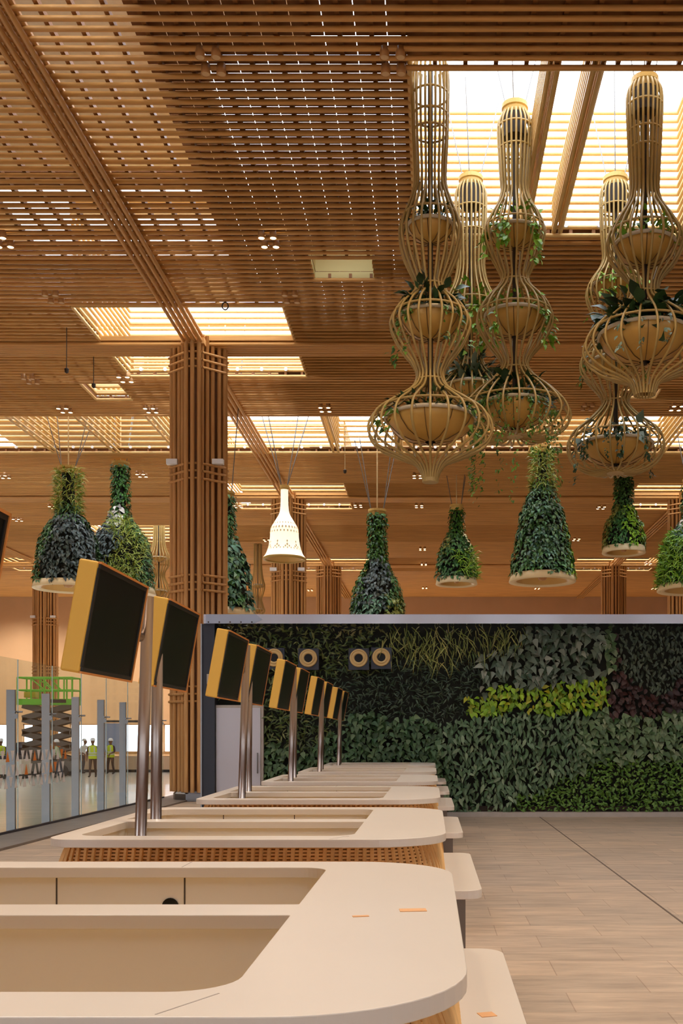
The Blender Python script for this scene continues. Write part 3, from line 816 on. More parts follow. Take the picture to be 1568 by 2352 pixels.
basket('cane planter with two bulges and pointed tip, nearest at the right', 1480, 17.6,
       [(30, 195), (39, 215), (40, 250), (37, 320), (33, 400), (32, 440), (40, 470), (66, 510), (85, 548), (85, 575), (66, 610), (40, 640), (31, 665), (36, 688), (74, 720), (116, 755), (138, 790), (134, 820), (100, 848), (56, 866), (32, 882), (22, 908)],
       [(68, 542, 614), (104, 740, 838)], [(40, 240), (37, 300), (38, 340), (74, 528), (30, 672), (120, 746)], 22, (30, 182, 208), .022,
       [[(L_BRIGHT, 70, .2, .3, 'blade', .4, 0, FO)], [(L_DARK, 130, .3, .7, 'oval', .55, 0, FO), (L_PALE, 60, .1, .5, 'oval', .2, .5, 'trailing_foliage')]])
basket('cane planter with three bulges and flat bottom, behind at the right', 1413, 21.2,
       [(26, 425), (35, 445), (35, 490), (32, 550), (29, 590), (36, 615), (56, 645), (66, 668), (64, 695), (46, 730), (32, 755), (40, 778), (66, 805), (80, 832), (76, 858), (52, 888), (32, 915), (34, 935), (62, 965), (98, 995), (110, 1025), (98, 1060), (60, 1082), (16, 1084)],
       [(52, 640, 690), (60, 815, 870), (84, 998, 1072)], [(35, 475), (32, 530), (60, 650), (74, 815), (31, 920), (98, 995)], 22, (27, 408, 432), .02,
       [[(L_BRIGHT, 70, .14, .5, 'oval', .35, .6, FO)], [(L_VINE, 60, .12, .5, 'oval', .2, .4, FO)], [(L_PALE, 60, .24, .7, 'heart', .4, 0, FO), (L_DARK, 160, .11, .5, 'oval', .3, 1.0, 'trailing_foliage')]])
basket('small far cane planter hanging just left of the closest column', 365, 55,
       [(12, 1190), (13, 1240), (17, 1262), (25, 1280), (24, 1296), (14, 1314), (14, 1328), (24, 1348), (27, 1362), (18, 1378), (6, 1386)],
       [(17, 1276, 1292), (18, 1352, 1372)], [(24, 1280), (24, 1352)], 18, None, .025, [[], []])
basket('small far cane planter peeping from behind the planted bell at the column', 592, 57,
       [(9, 1240), (9, 1300), (12, 1328), (16, 1345), (13, 1362), (9, 1376), (13, 1392), (16, 1404), (5, 1416)],
       [(11, 1340, 1352), (11, 1396, 1408)], [(15, 1345)], 16, None, .022, [[], []])

# ------------------------------------------------------------------ planted bells
def lf_(n, cols): return leafmat(n, [tuple(min(255, v * 1.22) for v in q) for q in cols])
LEAFB = {
 'moss': lf_('bell_moss', [(34, 72, 22), (60, 104, 34), (24, 52, 18)]),
 'tuft': lf_('bell_tuft', [(96, 120, 34), (150, 156, 66), (64, 92, 24)]),
 'dark': lf_('bell_dark', [(34, 46, 44), (62, 78, 74), (24, 34, 34), (88, 100, 98)]),
 'green': lf_('bell_green', [(36, 76, 36), (66, 112, 58), (26, 54, 26), (94, 130, 80)]),
 'teal': lf_('bell_teal', [(44, 86, 64), (84, 126, 104), (30, 62, 46), (116, 150, 128)]),
 'lime': lf_('bell_lime', [(96, 140, 36), (134, 170, 56), (66, 108, 26)]),
 'olive': lf_('bell_olive', [(86, 100, 44), (128, 134, 70), (60, 76, 34)]),
 'white': lf_('bell_white', [(150, 152, 146), (196, 194, 186), (110, 110, 108)])}
def bell(label, cx, Y, ytop, yrim, hw, neck, necklen, zones, wires=(), conic=False, rimh=17):
    """ytop, yrim picture heights of cap and rim, hw rim half width, neck half width px; zones: list of (v0, v1, a0, a1, leaf, length, width, shape)"""
    k = Y / F; X = (cx - VX) * k; zt = EYE + (VY - ytop) * k; zr = EYE + (VY - yrim) * k; H = zt - zr
    t = thing('planted_bell', label, 'hanging planter', (X, Y, zr), 0, 'bell shaped hanging gardens')
    if conic: kn = [(neck, 1.0), (neck * 1.05, .85), (neck * 1.4, .7), (hw * .58, .5), (hw * .74, .28), (hw * .88, .1), (hw * .93, 0)]
    else: kn = [(neck, 1.0), (neck, 1 - necklen * .6), (neck * 1.12, 1 - necklen), (hw * .58, 1 - necklen - .13), (hw * .76, .38), (hw * .86, .2), (hw * .92, .0)]
    pr = interp([(w * k, u * H) for w, u in kn], 8)
    MB().lathe([(max(.02, r - .12), z) for r, z in pr], n=28).build('core', BACKING, t, True)
    R = hw * k; rh = rimh * k
    MB().lathe([(R * .88, .03), (R * .94, .03), (R, -rh * .72), (R * .985, -rh * .8), (R * .80, -rh * .70), (R * .74, -rh * .3), (R * .88, .03)], n=56).build('rim', RIMM, t, True)
    rf = MB().lathe([(R * .78, -rh * .62), (R * .6, .1), (R * .3, .38), (0, .42)], n=40).build('reflector', REFL, t, True)
    MB().lathe([(0, -rh * .6), (R * .1, -rh * .5), (R * .16, -.02), (R * .14, .15), (0, .2)], n=16).build('lamp', HOUSING, rf, True)
    cr = neck * k
    MB().lathe([(0, H - .1), (cr * .9, H - .1), (cr * .95, H + .05), (cr * 1.05, H + .06), (cr * 1.05, H + .14), (0, H + .14)], n=20).build('cap', CAGELIGHT, t)
    w = MB(); zc = 15.35 - zr
    for dx, dy, dz in wires or ((-1.0, .3, 1), (1.1, .4, 1), (.6, -.6, 1)):
        w.bar((cr * .7 * np.sign(dx), 0, H + .12), (dx, dy, zc * dz), .016, 5)
    if len(w.v): w.build('suspension_wire', CABLE, t)
    MB().bar((0, 0, H + .1), (0, 0, zc), .022, 6).build('suspension_rod', ROPE, t)
    cut_ = pr[:, 1]; rad = pr[:, 0]
    order = np.argsort(cut_)
    for zi, (v0, v1, a0, a1, lf, L, wd, shp) in enumerate(zones):
        z0, z1 = v0 * H, v1 * H
        rm = np.interp((z0 + z1) / 2, cut_[order], rad[order])
        area = (z1 - z0) * rm * (a1 - a0) * 1.1
        cnt = int(area / (L * L * max(wd, .25)) * (5.2 if shp == 'blade' else 2.4) + 20)
        zz = z0 + (z1 - z0) * rng.random(cnt); a = a0 + (a1 - a0) * rng.random(cnt)
        a = a + .25 * np.sin(zz * 3.1 + zi); zz = zz + rng.normal(0, .06, cnt)
        zz = np.clip(zz, .0, H)
        r = np.interp(zz, cut_[order], rad[order]) - .1 + rng.random(cnt) * .13
        P = np.c_[r * np.cos(a), r * np.sin(a), zz]
        out = np.c_[np.cos(a), np.sin(a), np.zeros(cnt)]; tg = np.c_[-np.sin(a), np.cos(a), np.zeros(cnt)]
        b = rng.normal(0, .6, cnt)[:, None]
        D = out * (.35 + .8 * rng.random(cnt))[:, None] + tg * np.sin(b) + np.array([0, 0, -1.0]) * np.cos(b) * .7
        if shp == 'blade': D = out * (.7 + .5 * rng.random(cnt))[:, None] + tg * rng.normal(0, .5, (cnt, 1)) + np.array([0, 0, 1.0]) * rng.normal(.1, .6, (cnt, 1))
        Nn = out + np.array([0, 0, .6]) + rng.normal(0, .25, (cnt, 3))
        tag(leaf_mesh(lf + '_foliage', P, Nn, D, L * (.65 + .6 * rng.random(cnt)), wd, LEAFB[lf], t, shp, .35), kind='stuff')
    return t
A2 = 2 * PI
FR = -PI / 2     # towards the camera
bell('planted bell at the far left, dark purple leaves below a shaggy light green neck', 157, 36.2, 1082, 1340, 79, 22, .36,
     [(.62, 1, 0, A2, 'tuft', .34, .10, 'blade'), (.55, .7, 0, A2, 'green', .2, .3, 'oval'), (0, .6, FR - .5, FR + 1.6, 'dark', .2, .5, 'oval'), (0, .6, FR - PI - .5, FR - .5, 'green', .18, .5, 'oval'), (.0, .6, FR + 1.6, FR + 2.65, 'green', .2, .4, 'oval')],
     ((-.6, .3, .86), (.85, .3, .86), (1.1, .6, .86), (-1, -.3, .86)))
bell('planted bell beside the far left one, with mixed white, dark and grassy yellow leaves', 277, 39.6, 1070, 1352, 79, 19, .40,
     [(.58, 1, 0, A2, 'moss', .15, .5, 'oval'), (.50, .66, FR - 1.2, FR + .4, 'white', .24, .6, 'round'), (.1, .62, FR - PI, FR + .1, 'dark', .2, .5, 'oval'), (.0, .55, FR - .1, FR + 1.1, 'tuft', .36, .09, 'blade'), (.0, .58, FR + .9, FR + PI, 'green', .18, .35, 'oval'), (0, .15, FR - PI, FR + 1, 'olive', .16, .4, 'oval')],
     ((-.5, .3, 1), (.5, .3, 1), (.8, -.3, 1), (-.25, .1, 1)))
bell('planted bell half hidden behind the closest bamboo column, teal green leaves', 517, 33.0, 1140, 1402, 66, 21, .36,
     [(.55, 1, 0, A2, 'green', .16, .45, 'oval'), (.0, .6, 0, A2, 'teal', .24, .7, 'heart'), (.05, .5, FR - .2, FR + 1.0, 'green', .2, .7, 'heart')], ((.6, .3, 1), (-.6, .3, 1)))
bell('planted bell rising behind the steel beam, mossy neck over silvery dark leaves', 866, 37.0, 1180, 1452, 66, 20, .40,
     [(.58, 1, 0, A2, 'moss', .12, .6, 'round'), (.2, .62, FR - .8, FR + .6, 'dark', .2, .5, 'oval'), (.2, .6, FR + .6, FR + PI + .2, 'green', .18, .3, 'oval'), (.2, .6, FR - PI, FR - .8, 'moss', .2, .4, 'oval'), (0, .3, FR - PI, FR + .3, 'teal', .2, .45, 'oval'), (0, .3, FR + .2, FR + PI, 'olive', .18, .6, 'round')],
     ((-.65, .2, .72), (.8, .3, .75), (.62, -.3, .75), (-.8, -.2, .7)))
bell('smallest planted bell, with pale spiky grass at its lower right', 1048, 42.0, 1168, 1330, 48, 15, .34,
     [(.6, 1, 0, A2, 'moss', .14, .5, 'oval'), (0, .64, 0, A2, 'green', .2, .5, 'oval'), (0, .36, FR + .1, FR + 1.7, 'lime', .38, .09, 'blade'), (.2, .6, FR - 2, FR - .7, 'olive', .2, .5, 'oval')],
     ((-.65, .2, .8), (.6, .3, .8), (.5, -.3, .8)))
bell('tallest planted bell, cone shaped with grassy yellow green top', 1245, 36.5, 1034, 1322, 77, 17, .25,
     [(.70, 1, 0, A2, 'tuft', .34, .10, 'blade'), (.5, .74, 0, A2, 'green', .22, .3, 'oval'), (.0, .55, 0, A2, 'green', .2, .55, 'oval'), (.05, .35, FR - .6, FR + .5, 'teal', .18, .6, 'heart'), (0, .4, FR + 1.0, FR + 1.8, 'lime', .2, .5, 'oval'), (.3, .62, FR - 1.7, FR - .9, 'teal', .2, .4, 'oval')],
     ((-.5, .2, 1), (.5, .3, 1)), True, 20)
bell('stout planted bell with blocky dark neck, under the rear right cane planter', 1432, 42.0, 1092, 1258, 50, 20, .44,
     [(.52, 1, 0, A2, 'green', .14, .5, 'oval'), (0, .56, FR - .1, FR + 1.7, 'lime', .2, .6, 'heart'), (0, .56, FR - .9, FR, 'green', .2, .6, 'heart'), (0, .56, FR - PI - .2, FR - .8, 'olive', .18, .4, 'oval'), (0, .5, FR + 1.5, FR + PI, 'green', .18, .5, 'oval')],
     ((-.4, .2, 1), (.4, .2, 1)))
bell('planted bell cut off by the right edge, light grassy lower leaves', 1590, 36.5, 1110, 1345, 81, 22, .36,
     [(.56, 1, 0, A2, 'green', .16, .5, 'oval'), (.42, .6, 0, A2, 'teal', .2, .5, 'oval'), (0, .5, 0, A2, 'lime', .3, .12, 'blade'), (.0, .5, 0, A2, 'moss', .2, .4, 'oval'), (.45, .62, FR - 2, FR - .8, 'white', .18, .6, 'round')],
     ((-.7, .2, .8), (.6, .3, .8)))

# glowing white bell lamp
k = 36.5 / F; zr = EYE + (VY - 1283) * k; X = (653 - VX) * k
lamp = thing('bell_lamp', 'glowing white bell shaped pendant lamp with printed floral bands', 'lamp', (X, 36.5, zr))
kn = [(8.5, 1125), (9, 1160), (12, 1180), (22, 1198), (31, 1215), (33, 1235), (36, 1255), (42, 1272), (48, 1281)]
pr = interp([(w * k, (1283 - py) * k) for w, py in kn], 8)
MB().lathe([tuple(p) for p in pr], n=48).build('shade', SHADE, lamp, True)
pm = MB()
def motif(v, a, s):
    r = np.interp(v, pr[::-1, 1], pr[::-1, 0]) + .012
    da = s / r; pts = []
    for (u, w) in ((0, -1), (.6, 0), (0, 1), (-.6, 0)):
        vv = v + w * s; r2 = np.interp(vv, pr[::-1, 1], pr[::-1, 0]) + .012
        pts.append((r2 * math.cos(a + u * da), r2 * math.sin(a + u * da), vv))
    pm.add(pts, [(0, 1, 2, 3)])
for q in range(26):
    a = A2 * q / 26
    for v, s in ((.92, .05), (1.06, .06), (1.22, .04)): motif(v, a + (.12 if v > 1 else 0), s)
for q in range(10):
    a = A2 * q / 10
    for da, v, s in ((0, .42, .06), (0, .54, .05), (.12, .36, .05), (-.12, .36, .05), (.22, .3, .04), (-.22, .3, .04), (0, .3, .045)): motif(v, a + da, s)
pm.build('floral_print', SHADEP, lamp)
MB().lathe([(48 * k, .02), (49 * k, -.03), (47.5 * k, -.06), (41 * k, -.03), (44 * k, .05)], n=48).build('rim', CAGELIGHT, lamp, True)
MB().lathe([(42 * k, -.03), (20 * k, .25), (0, .3)], n=32).build('reflector', REFL, lamp, True)
MB().lathe([(0, 2.45), (.13, 2.45), (.17, 2.5), (.17, 2.6), (0, 2.6)], n=20).build('cap', CAGELIGHT, lamp)
w = MB()
for dx, dy, dz in ((-1.05, .3, 5.9), (.5, .3, 5.5), (.95, .3, 5.6), (-.6, -.3, 5.4)): w.bar((.1 * np.sign(dx), 0, 2.58), (dx, dy, dz), .018, 5)
w.build('suspension_wire', CABLE, lamp)

# ------------------------------------------------------------------ ceiling downlights
def make_down(lit):
    t = thing('downlight_cluster', 'x', 'ceiling light')
    for i in (-1, 1):
        for j in (-1, 1):
            h = MB().lathe([(0, .16), (.07, .16), (.078, 0), (.07, -.005), (.06, .012)], (i * .125, j * .2, 0), 16).build('lamp_can', HOUSING, t, True)
            MB().lathe([(.062, .004), (0, .004)], (i * .125, j * .2, 0), 16).build('lens', LENS if lit else LENSOFF, h)
    return t
dn = {True: make_down(True), False: make_down(False)}; used = {True: False, False: False}
DOWN = [(484, 155, 0, 'unlit four lamp cluster at the top of the ceiling, left of centre'), (902, 155, 0, 'unlit four lamp cluster in the ceiling beside the big skylight corner'),
        (617, 560, 1, 'lit four lamp cluster shining in the middle of the slatted ceiling'), (2, 560, 1, 'lit four lamp cluster cut off at the left edge of the ceiling'),
        (122, 690, 0, 'unlit lamp cluster left of the bright skylight by the column'), (668, 690, 0, 'unlit lamp cluster right of the bright skylight by the column'),
        (70, 878, 0, 'unlit lamp cluster over the far left planted bell'), (287, 874, 1, 'lit lamp pair just below the skylight left of the column'),
        (148, 945, 1, 'lit lamp cluster at the left on the front edge of the long strip skylight'), (346, 945, 1, 'lit lamp cluster left of the column on the strip skylight edge'),
        (746, 943, 1, 'lit lamp cluster on the strip skylight edge left of the largest cane planter'), (1553, 940, 1, 'lit lamp cluster at the right edge above the strip skylight'),
        (1349, 940, 0, 'unlit lamp cluster between the right hand cane planters'), (9, 1097, 1, 'lit far lamp cluster at the left edge behind the planted bell'),
        (325, 1094, 1, 'lit far lamp cluster between planted bell and column'), (123, 1167, 1, 'lit far lamp cluster left of the shaggy planted bell'),
        (40, 1196, 1, 'small lit lamp above the cut off display at left'), (958, 1097, 1, 'lit lamp cluster under the tip of the largest cane planter'),
        (962, 1165, 1, 'lit lamp left of the smallest planted bell'), (822, 1164, 1, 'lit lamp left of the mossy necked planted bell'),
        (1380, 1168, 1, 'lit lamp left of the stout planted bell neck'), (1323, 1241, 1, 'lit lamp right of the tallest planted bell'),
        (970, 1263, 1, 'small lit lamp left of the smallest planted bell, middle one'), (973, 1298, 1, 'small lit lamp left of the smallest planted bell rim'),
        (975, 1352, 1, 'lowest small lit lamp right of the mossy necked bell'), (1233, 1353, 1, 'orange lit lamp below the tallest planted bell'),
        (613, 1243, 1, 'small lit lamp left of the glowing bell lamp'), (546, 1165, 1, 'small lit lamp right of the closest column'),
        (1488, 1297, 1, 'small lit lamp right of the distant right column'), (1502, 1353, 1, 'small low lit lamp beside the bell at the right edge'), (712, 1357, 1, 'tiny lit lamp between the two columns behind the beam')]
for px, py, lit, lb in DOWN:
    z = ZC - .16; Y = F * (z - EYE) / (VY - py); Xp = (px - VX) * Y / F
    if Y > 77.5: Y = 77.5
    p = dn[bool(lit)]
    c = p if not used[bool(lit)] else copy_tree(p); used[bool(lit)] = True
    c.location = (Xp, Y, z + .02); tag(c, lb, None, 'ceiling downlights')
# hanging cables
for px, y0_, y1_, lb in ((153, 752, 858, 'thin cable hanging from the slatted ceiling left of the column'), (215, 815, 892, 'thin cable hanging beside the small square ceiling opening'), (792, 985, 1088, 'pale cord dangling from the strip skylight')):
    Y = F * (ZC - EYE) / (VY - y0_); x, _, z = at(px, y1_, Y)
    t = thing('hanging_cable', lb, 'cable', (x, Y, z), 0, 'cables hanging from the ceiling')
    MB().bar((0, 0, .1), (0, 0, ZC - z), .012, 5).build('cord', DARKROD if px < 700 else ROPE, t)
    MB().lathe([(0, 0), (.05, .03), (.06, .12), (0, .16)], n=10).build('plug', DARKROD, t)
Y = 25.2; x, _, z = at(517, 703, Y); an = np.arange(20) * A2 / 20
tag(MB().tube(np.c_[x + .075 * np.cos(an), np.full(20, Y), z + .09 * np.sin(an)], .016, 6, closed=True).bar((x, Y, z + .09), (x, Y, ZC), .008, 5).build('cable_loop', DARKROD), 'dark loop of cable hanging under the ceiling right of the column top', 'cable')

# ------------------------------------------------------------------ glass barrier
gb = thing('glass_barrier', 'tall glass barrier held by steel posts along the grey stone strip', 'glass barrier', (-7.52, 0, 0))
ys = [15.2 + 1.68 * i for i in range(-1, 9)]
for i, y in enumerate(ys):
    p = MB().box((-.09, y, 1.3), (.155, .06, 2.6)).build('post', STEEL, gb)
    sp_ = MB(); sp_.bar((-.04, y - .01, 2.2), (.12, y - .01, 2.2), .018, 8); sp_.bar((.02, y - .12, 2.2), (.02, y + .12, 2.2), .014, 6); sp_.bar((0, y - .04, 2.12), (0, y - .03, 2.12), .05, 12)
    sp_.build('spider_fitting', STEEL, p)
    if i < len(ys) - 1:
        MB().box((.03, y + .84, 1.6), (.016, 1.66, 3.1)).build('glass_panel', GLASS, gb)
        MB().box((.03, y + .004, 1.6), (.018, .008, 3.1)).build('glass_joint', GLASSEDGE, gb)
MB().box((.03, (ys[0] + ys[-1]) / 2, .03), (.06, ys[-1] - ys[0], .1)).build('base_channel', DARKBLUE, gb)
# printed triangles on the glass, two rows of white with orange between
tr = MB()
Yd0, Yd1 = 17.15, 20.9
for row, zc in enumerate((1.40, 1.15, .93)):
    q = 0; yy = Yd0
    while yy < Yd1:
        s = .12; up = 1 if (q % 2 == 0) else -1
        h = .2
        V = [(.045, yy, zc - up * h / 2), (.045, yy + s * 1.4, zc - up * h / 2), (.045, yy + s * .7, zc + up * h / 2)]
        tr.add(V, [(0, 1, 2)], 0 if (rng.random() < .8 or row == 2) else 1)
        yy += s * 1.5 * (1.0 + .3 * rng.random()); q += 1
tag(tr.build('triangle_print', [WHITEP, ORANGEP], gb), 'white and orange triangle pattern printed on the glass')

# ------------------------------------------------------------------ scissor lift
x, _, _ = at(103, 1600, 45)
sl = thing('scissor_lift', 'green and grey scissor lift raised behind the glass barrier', 'scissor lift', (x, 45.5, 0))
MB().box((0, 0, .45), (2.3, 1.1, .45)).build('chassis', LGREY, sl)
for sx in (-.8, .8):
    for sy in (-.5, .5): MB().bar((sx, sy - .1, .25), (sx, sy + .1, .25), .25, 18).build('wheel', TYRE, sl)
zb, zt = .7, 3.15; nl = 4; dz = (zt - zb) / nl
for i in range(nl):
    for sg in (-1, 1):
        a = MB()
        for sy in (-.35, .35):
            v0 = Vector((-.95 * sg, sy, zb + i * dz + .05)); v1 = Vector((.95 * sg, sy, zb + (i + 1) * dz - .05))
            ln = (v1 - v0).length; mid = (v0 + v1) / 2; ang = math.atan2(v1.z - v0.z, v1.x - v0.x)
            a.box((0, 0, 0), (ln + .2, .09, .24), M=Matrix.Translation(mid) @ Matrix.Rotation(-ang, 4, 'Y'))
        a.build('scissor_arm', LGREY, sl)
MB().box((0, 0, 3.28), (2.45, 1.1, .26)).build('platform', LGREEN, sl)
tag(MB().box((.55, -.56, 3.31), (.8, .02, .15)).build('platform_plate', TYRE, sl), 'dark lettered plate')
rl = MB()
for sy in (-.52, .52):
    for z in (3.8, 4.35): rl.bar((-1.2, sy, z), (1.2, sy, z), .035, 6)
    for sx in (-1.2, -.6, 0, .6, .85, 1.2): rl.bar((sx, sy, 3.4), (sx, sy, 4.35), .035, 6)
    rl.bar((-.6, sy, 4.3), (0, sy, 3.8), .03, 6); rl.bar((-.1, sy, 4.3), (.4, sy, 3.8), .03, 6)
for sx in (-1.2, 1.2):
    for z in (3.8, 4.35): rl.bar((sx, -.52, z), (sx, .52, z), .035, 6)
rl.build('guard_rail', LGREEN, sl)
MB().box((-.75, -.1, 3.6), (.5, .4, .25)).build('control_box', mat('box_yellow', (206, 176, 40), .5), sl)

# ------------------------------------------------------------------ people
def person(label, X, Y, rz, h, shirt, trouser, vest, helmet=True, lean=0, stride=.1, arms=0):
    t = thing('person', label, 'person', (X, Y, 0), rz)
    s = h / 1.72
    V = []; E = []; R = []
    def v(p, r, par=None):
        V.append((p[0] * s, (p[1] + lean * max(0, p[2] - .9)) * s, p[2] * s)); R.append(r * s)
        if par is not None: E.append((par, len(V) - 1))
        return len(V) - 1
    pel = v((0, 0, .95), .125); sp1 = v((0, 0, 1.12), .125, pel); chs = v((0, 0, 1.3), .14, sp1); nb = v((0, .005, 1.44), .06, chs); nk = v((0, 0, 1.5), .052, nb)
    jaw = v((0, -.015, 1.56), .075, nk); hd = v((0, 0, 1.65), .088, jaw); v((0, .005, 1.71), .06, hd); v((0, -.1, 1.61), .014, hd)
    for sg in (-1, 1):
        v((sg * .088, .005, 1.63), .018, hd)
        shd = v((sg * .18, 0, 1.39), .06, chs); el = v((sg * .25, .02 - arms * .05, 1.12), .045, shd); wr = v((sg * (.24 - arms * .12), -.08 - arms * .16, .90 + arms * .12), .03, el)
        pm_ = v((sg * (.24 - arms * .12), -.10 - arms * .2, .83 + arms * .13), .035, wr)
        for q in range(4):
            f0 = v((sg * (.24 - arms * .12), -.13 + q * .02 - arms * .22, .77 + arms * .13), .011, pm_); v((sg * (.23 - arms * .12), -.14 + q * .02 - arms * .24, .73 - abs(q - 1) * .006 + arms * .13), .009, f0)
        th = v((sg * (.215 - arms * .12), -.13 - arms * .2, .82 + arms * .13), .012, pm_); v((sg * (.205 - arms * .12), -.15 - arms * .2, .785 + arms * .13), .010, th)
        hip = v((sg * .09, 0, .88), .095, pel); kn_ = v((sg * .1, -.03 + sg * stride * .5, .5), .062, hip); an_ = v((sg * .11, .03 + sg * stride, .10), .045, kn_); v((sg * .13, -.14 + sg * stride, .045), .042, an_)
    me = bpy.data.meshes.new('body'); me.from_pydata(V, E, []); o = link('body', me)
    sk = o.modifiers.new('s', 'SKIN'); sk.use_smooth_shade = True
    for i, d in enumerate(me.skin_vertices[0].data): d.radius = (R[i], R[i] * (.78 if i in (0, 1, 2) else 1)); d.use_root = (i == 0)
    o.modifiers.new('ss', 'SUBSURF').levels = 2
    m2 = ev_mesh(o); bpy.data.objects.remove(o); m2.name = 'body'
    m2.materials.clear()
    for m_ in (SKIN, shirt, trouser, BOOT): m2.materials.append(m_)
    for p in m2.polygons:
        c = p.center / s
        p.material_index = 0 if c.z > 1.475 or (abs(c.x) > (.17 if not arms else .08) and c.y < -.05 and c.z < (.92 + arms * .16) and c.z > .65) else (3 if c.z < .13 else (2 if c.z < .95 else 1))
    b = link('body', m2, t)
    def sh_(name, prof, m_, sy, yo=0):
        o = MB().lathe([(r * s, z * s) for r, z in prof], n=24, sy=sy).build(name, m_, t, True); o.location = (0, lean * (prof[0][1] - .9) * s * .6 + yo, 0)
        return o
    if vest:
        vv = sh_('vest', [(.185, .84), (.19, .95), (.185, 1.1), (.2, 1.28), (.185, 1.39), (.10, 1.45)], vest, .82)
        st = MB()
        for z in (.98, 1.08): st.lathe([(.196 * s, z * s), (.197 * s, (z + .05) * s)], n=24, sy=.82)
        for sx in (-.1, .1): st.box((sx * s, -.158 * s, 1.26 * s), (.045 * s, .012, .26 * s))
        st.build('reflective_strip', REFLECT, vv)
    if helmet:
        hm = sh_('helmet', [(.125, 1.655), (.128, 1.668), (.107, 1.672), (.108, 1.70), (.095, 1.75), (.06, 1.785), (0, 1.795)], WHITEP, 1.15)
    else:
        sh_('hair', [(.092, 1.64), (.1, 1.68), (.085, 1.735), (0, 1.76)], BOOT, 1.1)
    return t
def ground(px, py):
    Y = F * EYE / (py - VY); return ((px - VX) * Y / F, Y)
g = ground(213, 1786); person('person in yellow safety vest and white helmet standing, facing forward, left of the other', g[0], g[1], .1, 1.64, SHIRTD, TROUSER, VEST)
g = ground(254, 1779); person('person in yellow vest and helmet with brown trousers, behind the barrier post', g[0], g[1], -.3, 1.62, SHIRTD, TROUSER, VEST, arms=1)
g = ground(137, 1788); person('person in pale green shirt and navy trousers leaning by the long counter', g[0], g[1], -1.2, 1.58, SHIRTG, TROUSERB, None, lean=-.3, stride=.12, arms=1)
g = ground(357, 1800); person('person in orange vest walking behind the paired steel poles', g[0], g[1], 1.2, 1.55, SHIRTD, TROUSERB, ORVEST, stride=.2)
g = ground(2, 1786); person('person in yellow vest at the very left edge behind the glass', g[0], g[1], .4, 1.62, SHIRTD, TROUSERB, VEST)
g = ground(162, 1780); person('person in white shirt bending over the counter, seen behind the barrier', g[0], g[1] + 1.6, 1.0, 1.6, WHITEP, TROUSERB, None, lean=-.3, arms=1)

# ------------------------------------------------------------------ long counters beyond the glass
x0_, _, _ = at(-60, 1800, 44.5); x1_, _, _ = at(100, 1800, 44.5)
lc = thing('service_counter', 'long low pale service counter with dark plinth behind the scissor lift', 'counter', ((x0_ + x1_) / 2, 42.6, 0))
ln = x1_ - x0_
MB().box((0, 0, .5), (ln, 1.0, .62)).build('body', COUNTERW, lc)
MB().box((0, 0, .1), (ln + .02, 1.02, .2)).build('plinth', TYRE, lc)
MB().box((0, .2, .88), (ln - .4, .5, .14)).build('belt_top', DARKBLUE, lc)
lc2 = thing('service_counter', 'second pale service counter behind the workers, with brown upper rail', 'counter', (-14.6, 50.5, 0))
MB().box((0, 0, .45), (7.6, .9, .66)).build('body', mat('counter_tan', (186, 158, 130), .5), lc2)
MB().box((0, 0, .07), (7.62, .92, .14)).build('plinth', TYRE, lc2)
MB().box((0, 0, .95), (7.6, .95, .1)).build('upper_rail', COLROD, lc2)
for i in range(4):
    xx = -18.2 + i * .0
tb = thing('display_frame', 'grey framed board standing before the bright windows', 'board', (-16.2, 53.5, 0))
fr = MB()
for sx in (-1, 1): fr.box((sx * 1.0, 0, 1.3), (.08, .08, 2.6))
fr.box((0, 0, 2.55), (2.1, .1, .12)); fr.build('frame', LGREY, tb)
MB().box((-.3, 0, 1.7), (1.2, .04, 1.5)).build('board', mat('board_blue', (160, 176, 206), .5), tb)
cs = thing('covered_equipment', 'dark covered equipment on the counter at the foot of the scissor lift', 'equipment', (at(60, 1740, 47)[0], 47.6, 0))
bb = MB().lathe([(1.5, 0), (1.5, .7), (1.3, 1.25), (.6, 1.5), (0, 1.5)], n=14, sy=.45); bb.build('cover', DARKBLUE, cs)
bb = MB().box((1.1, -.75, 1.1), (1.0, .3, .5)); bb.build('orange_case', ORANGEP, cs)

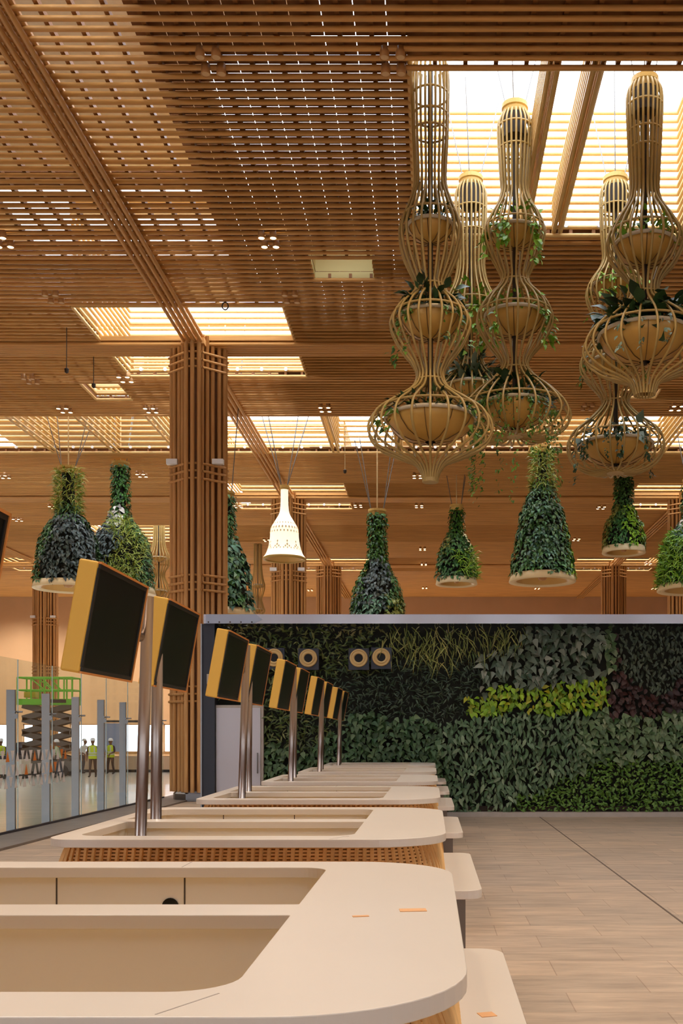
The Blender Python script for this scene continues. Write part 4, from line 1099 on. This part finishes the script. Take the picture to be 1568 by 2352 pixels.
# ------------------------------------------------------------------ light
wd = bpy.data.worlds.new('sky'); S.world = wd; wd.use_nodes = True
bg = wd.node_tree.nodes['Background']; bg.inputs['Color'].default_value = (.88, .98, 1.11, 1); bg.inputs['Strength'].default_value = 3.0
def spot(x, y, z, pw, col, size=2.2, blend=.6, rad=.25, tgt=None):
    l = bpy.data.lights.new('spot', 'SPOT'); l.energy = pw; l.color = col; l.spot_size = size; l.spot_blend = blend; l.shadow_soft_size = rad
    o = bpy.data.objects.new('ceiling_or_fill_spot', l); COL.objects.link(o); o.location = (x, y, z)
    return o
WARM = (1.0, .74, .46)
for x, y in ((1.6, 3.5), (-3.5, 6.0), (4.5, 8.5), (1.2, 13.5), (-9, 16), (-13, 30), (6, 30), (-1, 31), (-13, 44), (3, 44), (-1, 58), (-18, 60), (8, 58)):
    spot(x, y, ZC - .35, 900 if y < 5 else 350, WARM, 2.3 if y > 5 else 1.5, .8)
for x in (-38, -31, -24, -17, -10, -3, 4, 11, 18): spot(x, 74.5, ZC - .5, 1000, (1, .9, .76), 2.6, .9)  # added spots to brighten the far wall, no fittings there

# ------------------------------------------------------------------ camera and view
cd = bpy.data.cameras.new('camera'); cam = bpy.data.objects.new('camera', cd); COL.objects.link(cam)
cam.location = (0, 0, EYE); cam.rotation_euler = (PI / 2, 0, 0)
cd.sensor_fit = 'AUTO'; cd.sensor_width = 36; cd.lens = 36.0 * F / 2352
cd.shift_x = (784 - VX) / 2352; cd.shift_y = (VY - 1176) / 2352
cd.clip_start = .05; cd.clip_end = 400
S.camera = cam
S.view_settings.view_transform = 'Standard'; S.view_settings.look = 'None'; S.view_settings.gamma = 1; S.view_settings.use_curve_mapping = False
S.view_settings.exposure = 1.05
c = S.cycles
c.use_denoising = True
c.use_adaptive_sampling = True; c.adaptive_threshold = .03
c.max_bounces = 7; c.diffuse_bounces = 4; c.glossy_bounces = 3; c.transmission_bounces = 4; c.transparent_max_bounces = 10
c.sample_clamp_indirect = 6; c.caustics_reflective = False; c.caustics_refractive = False
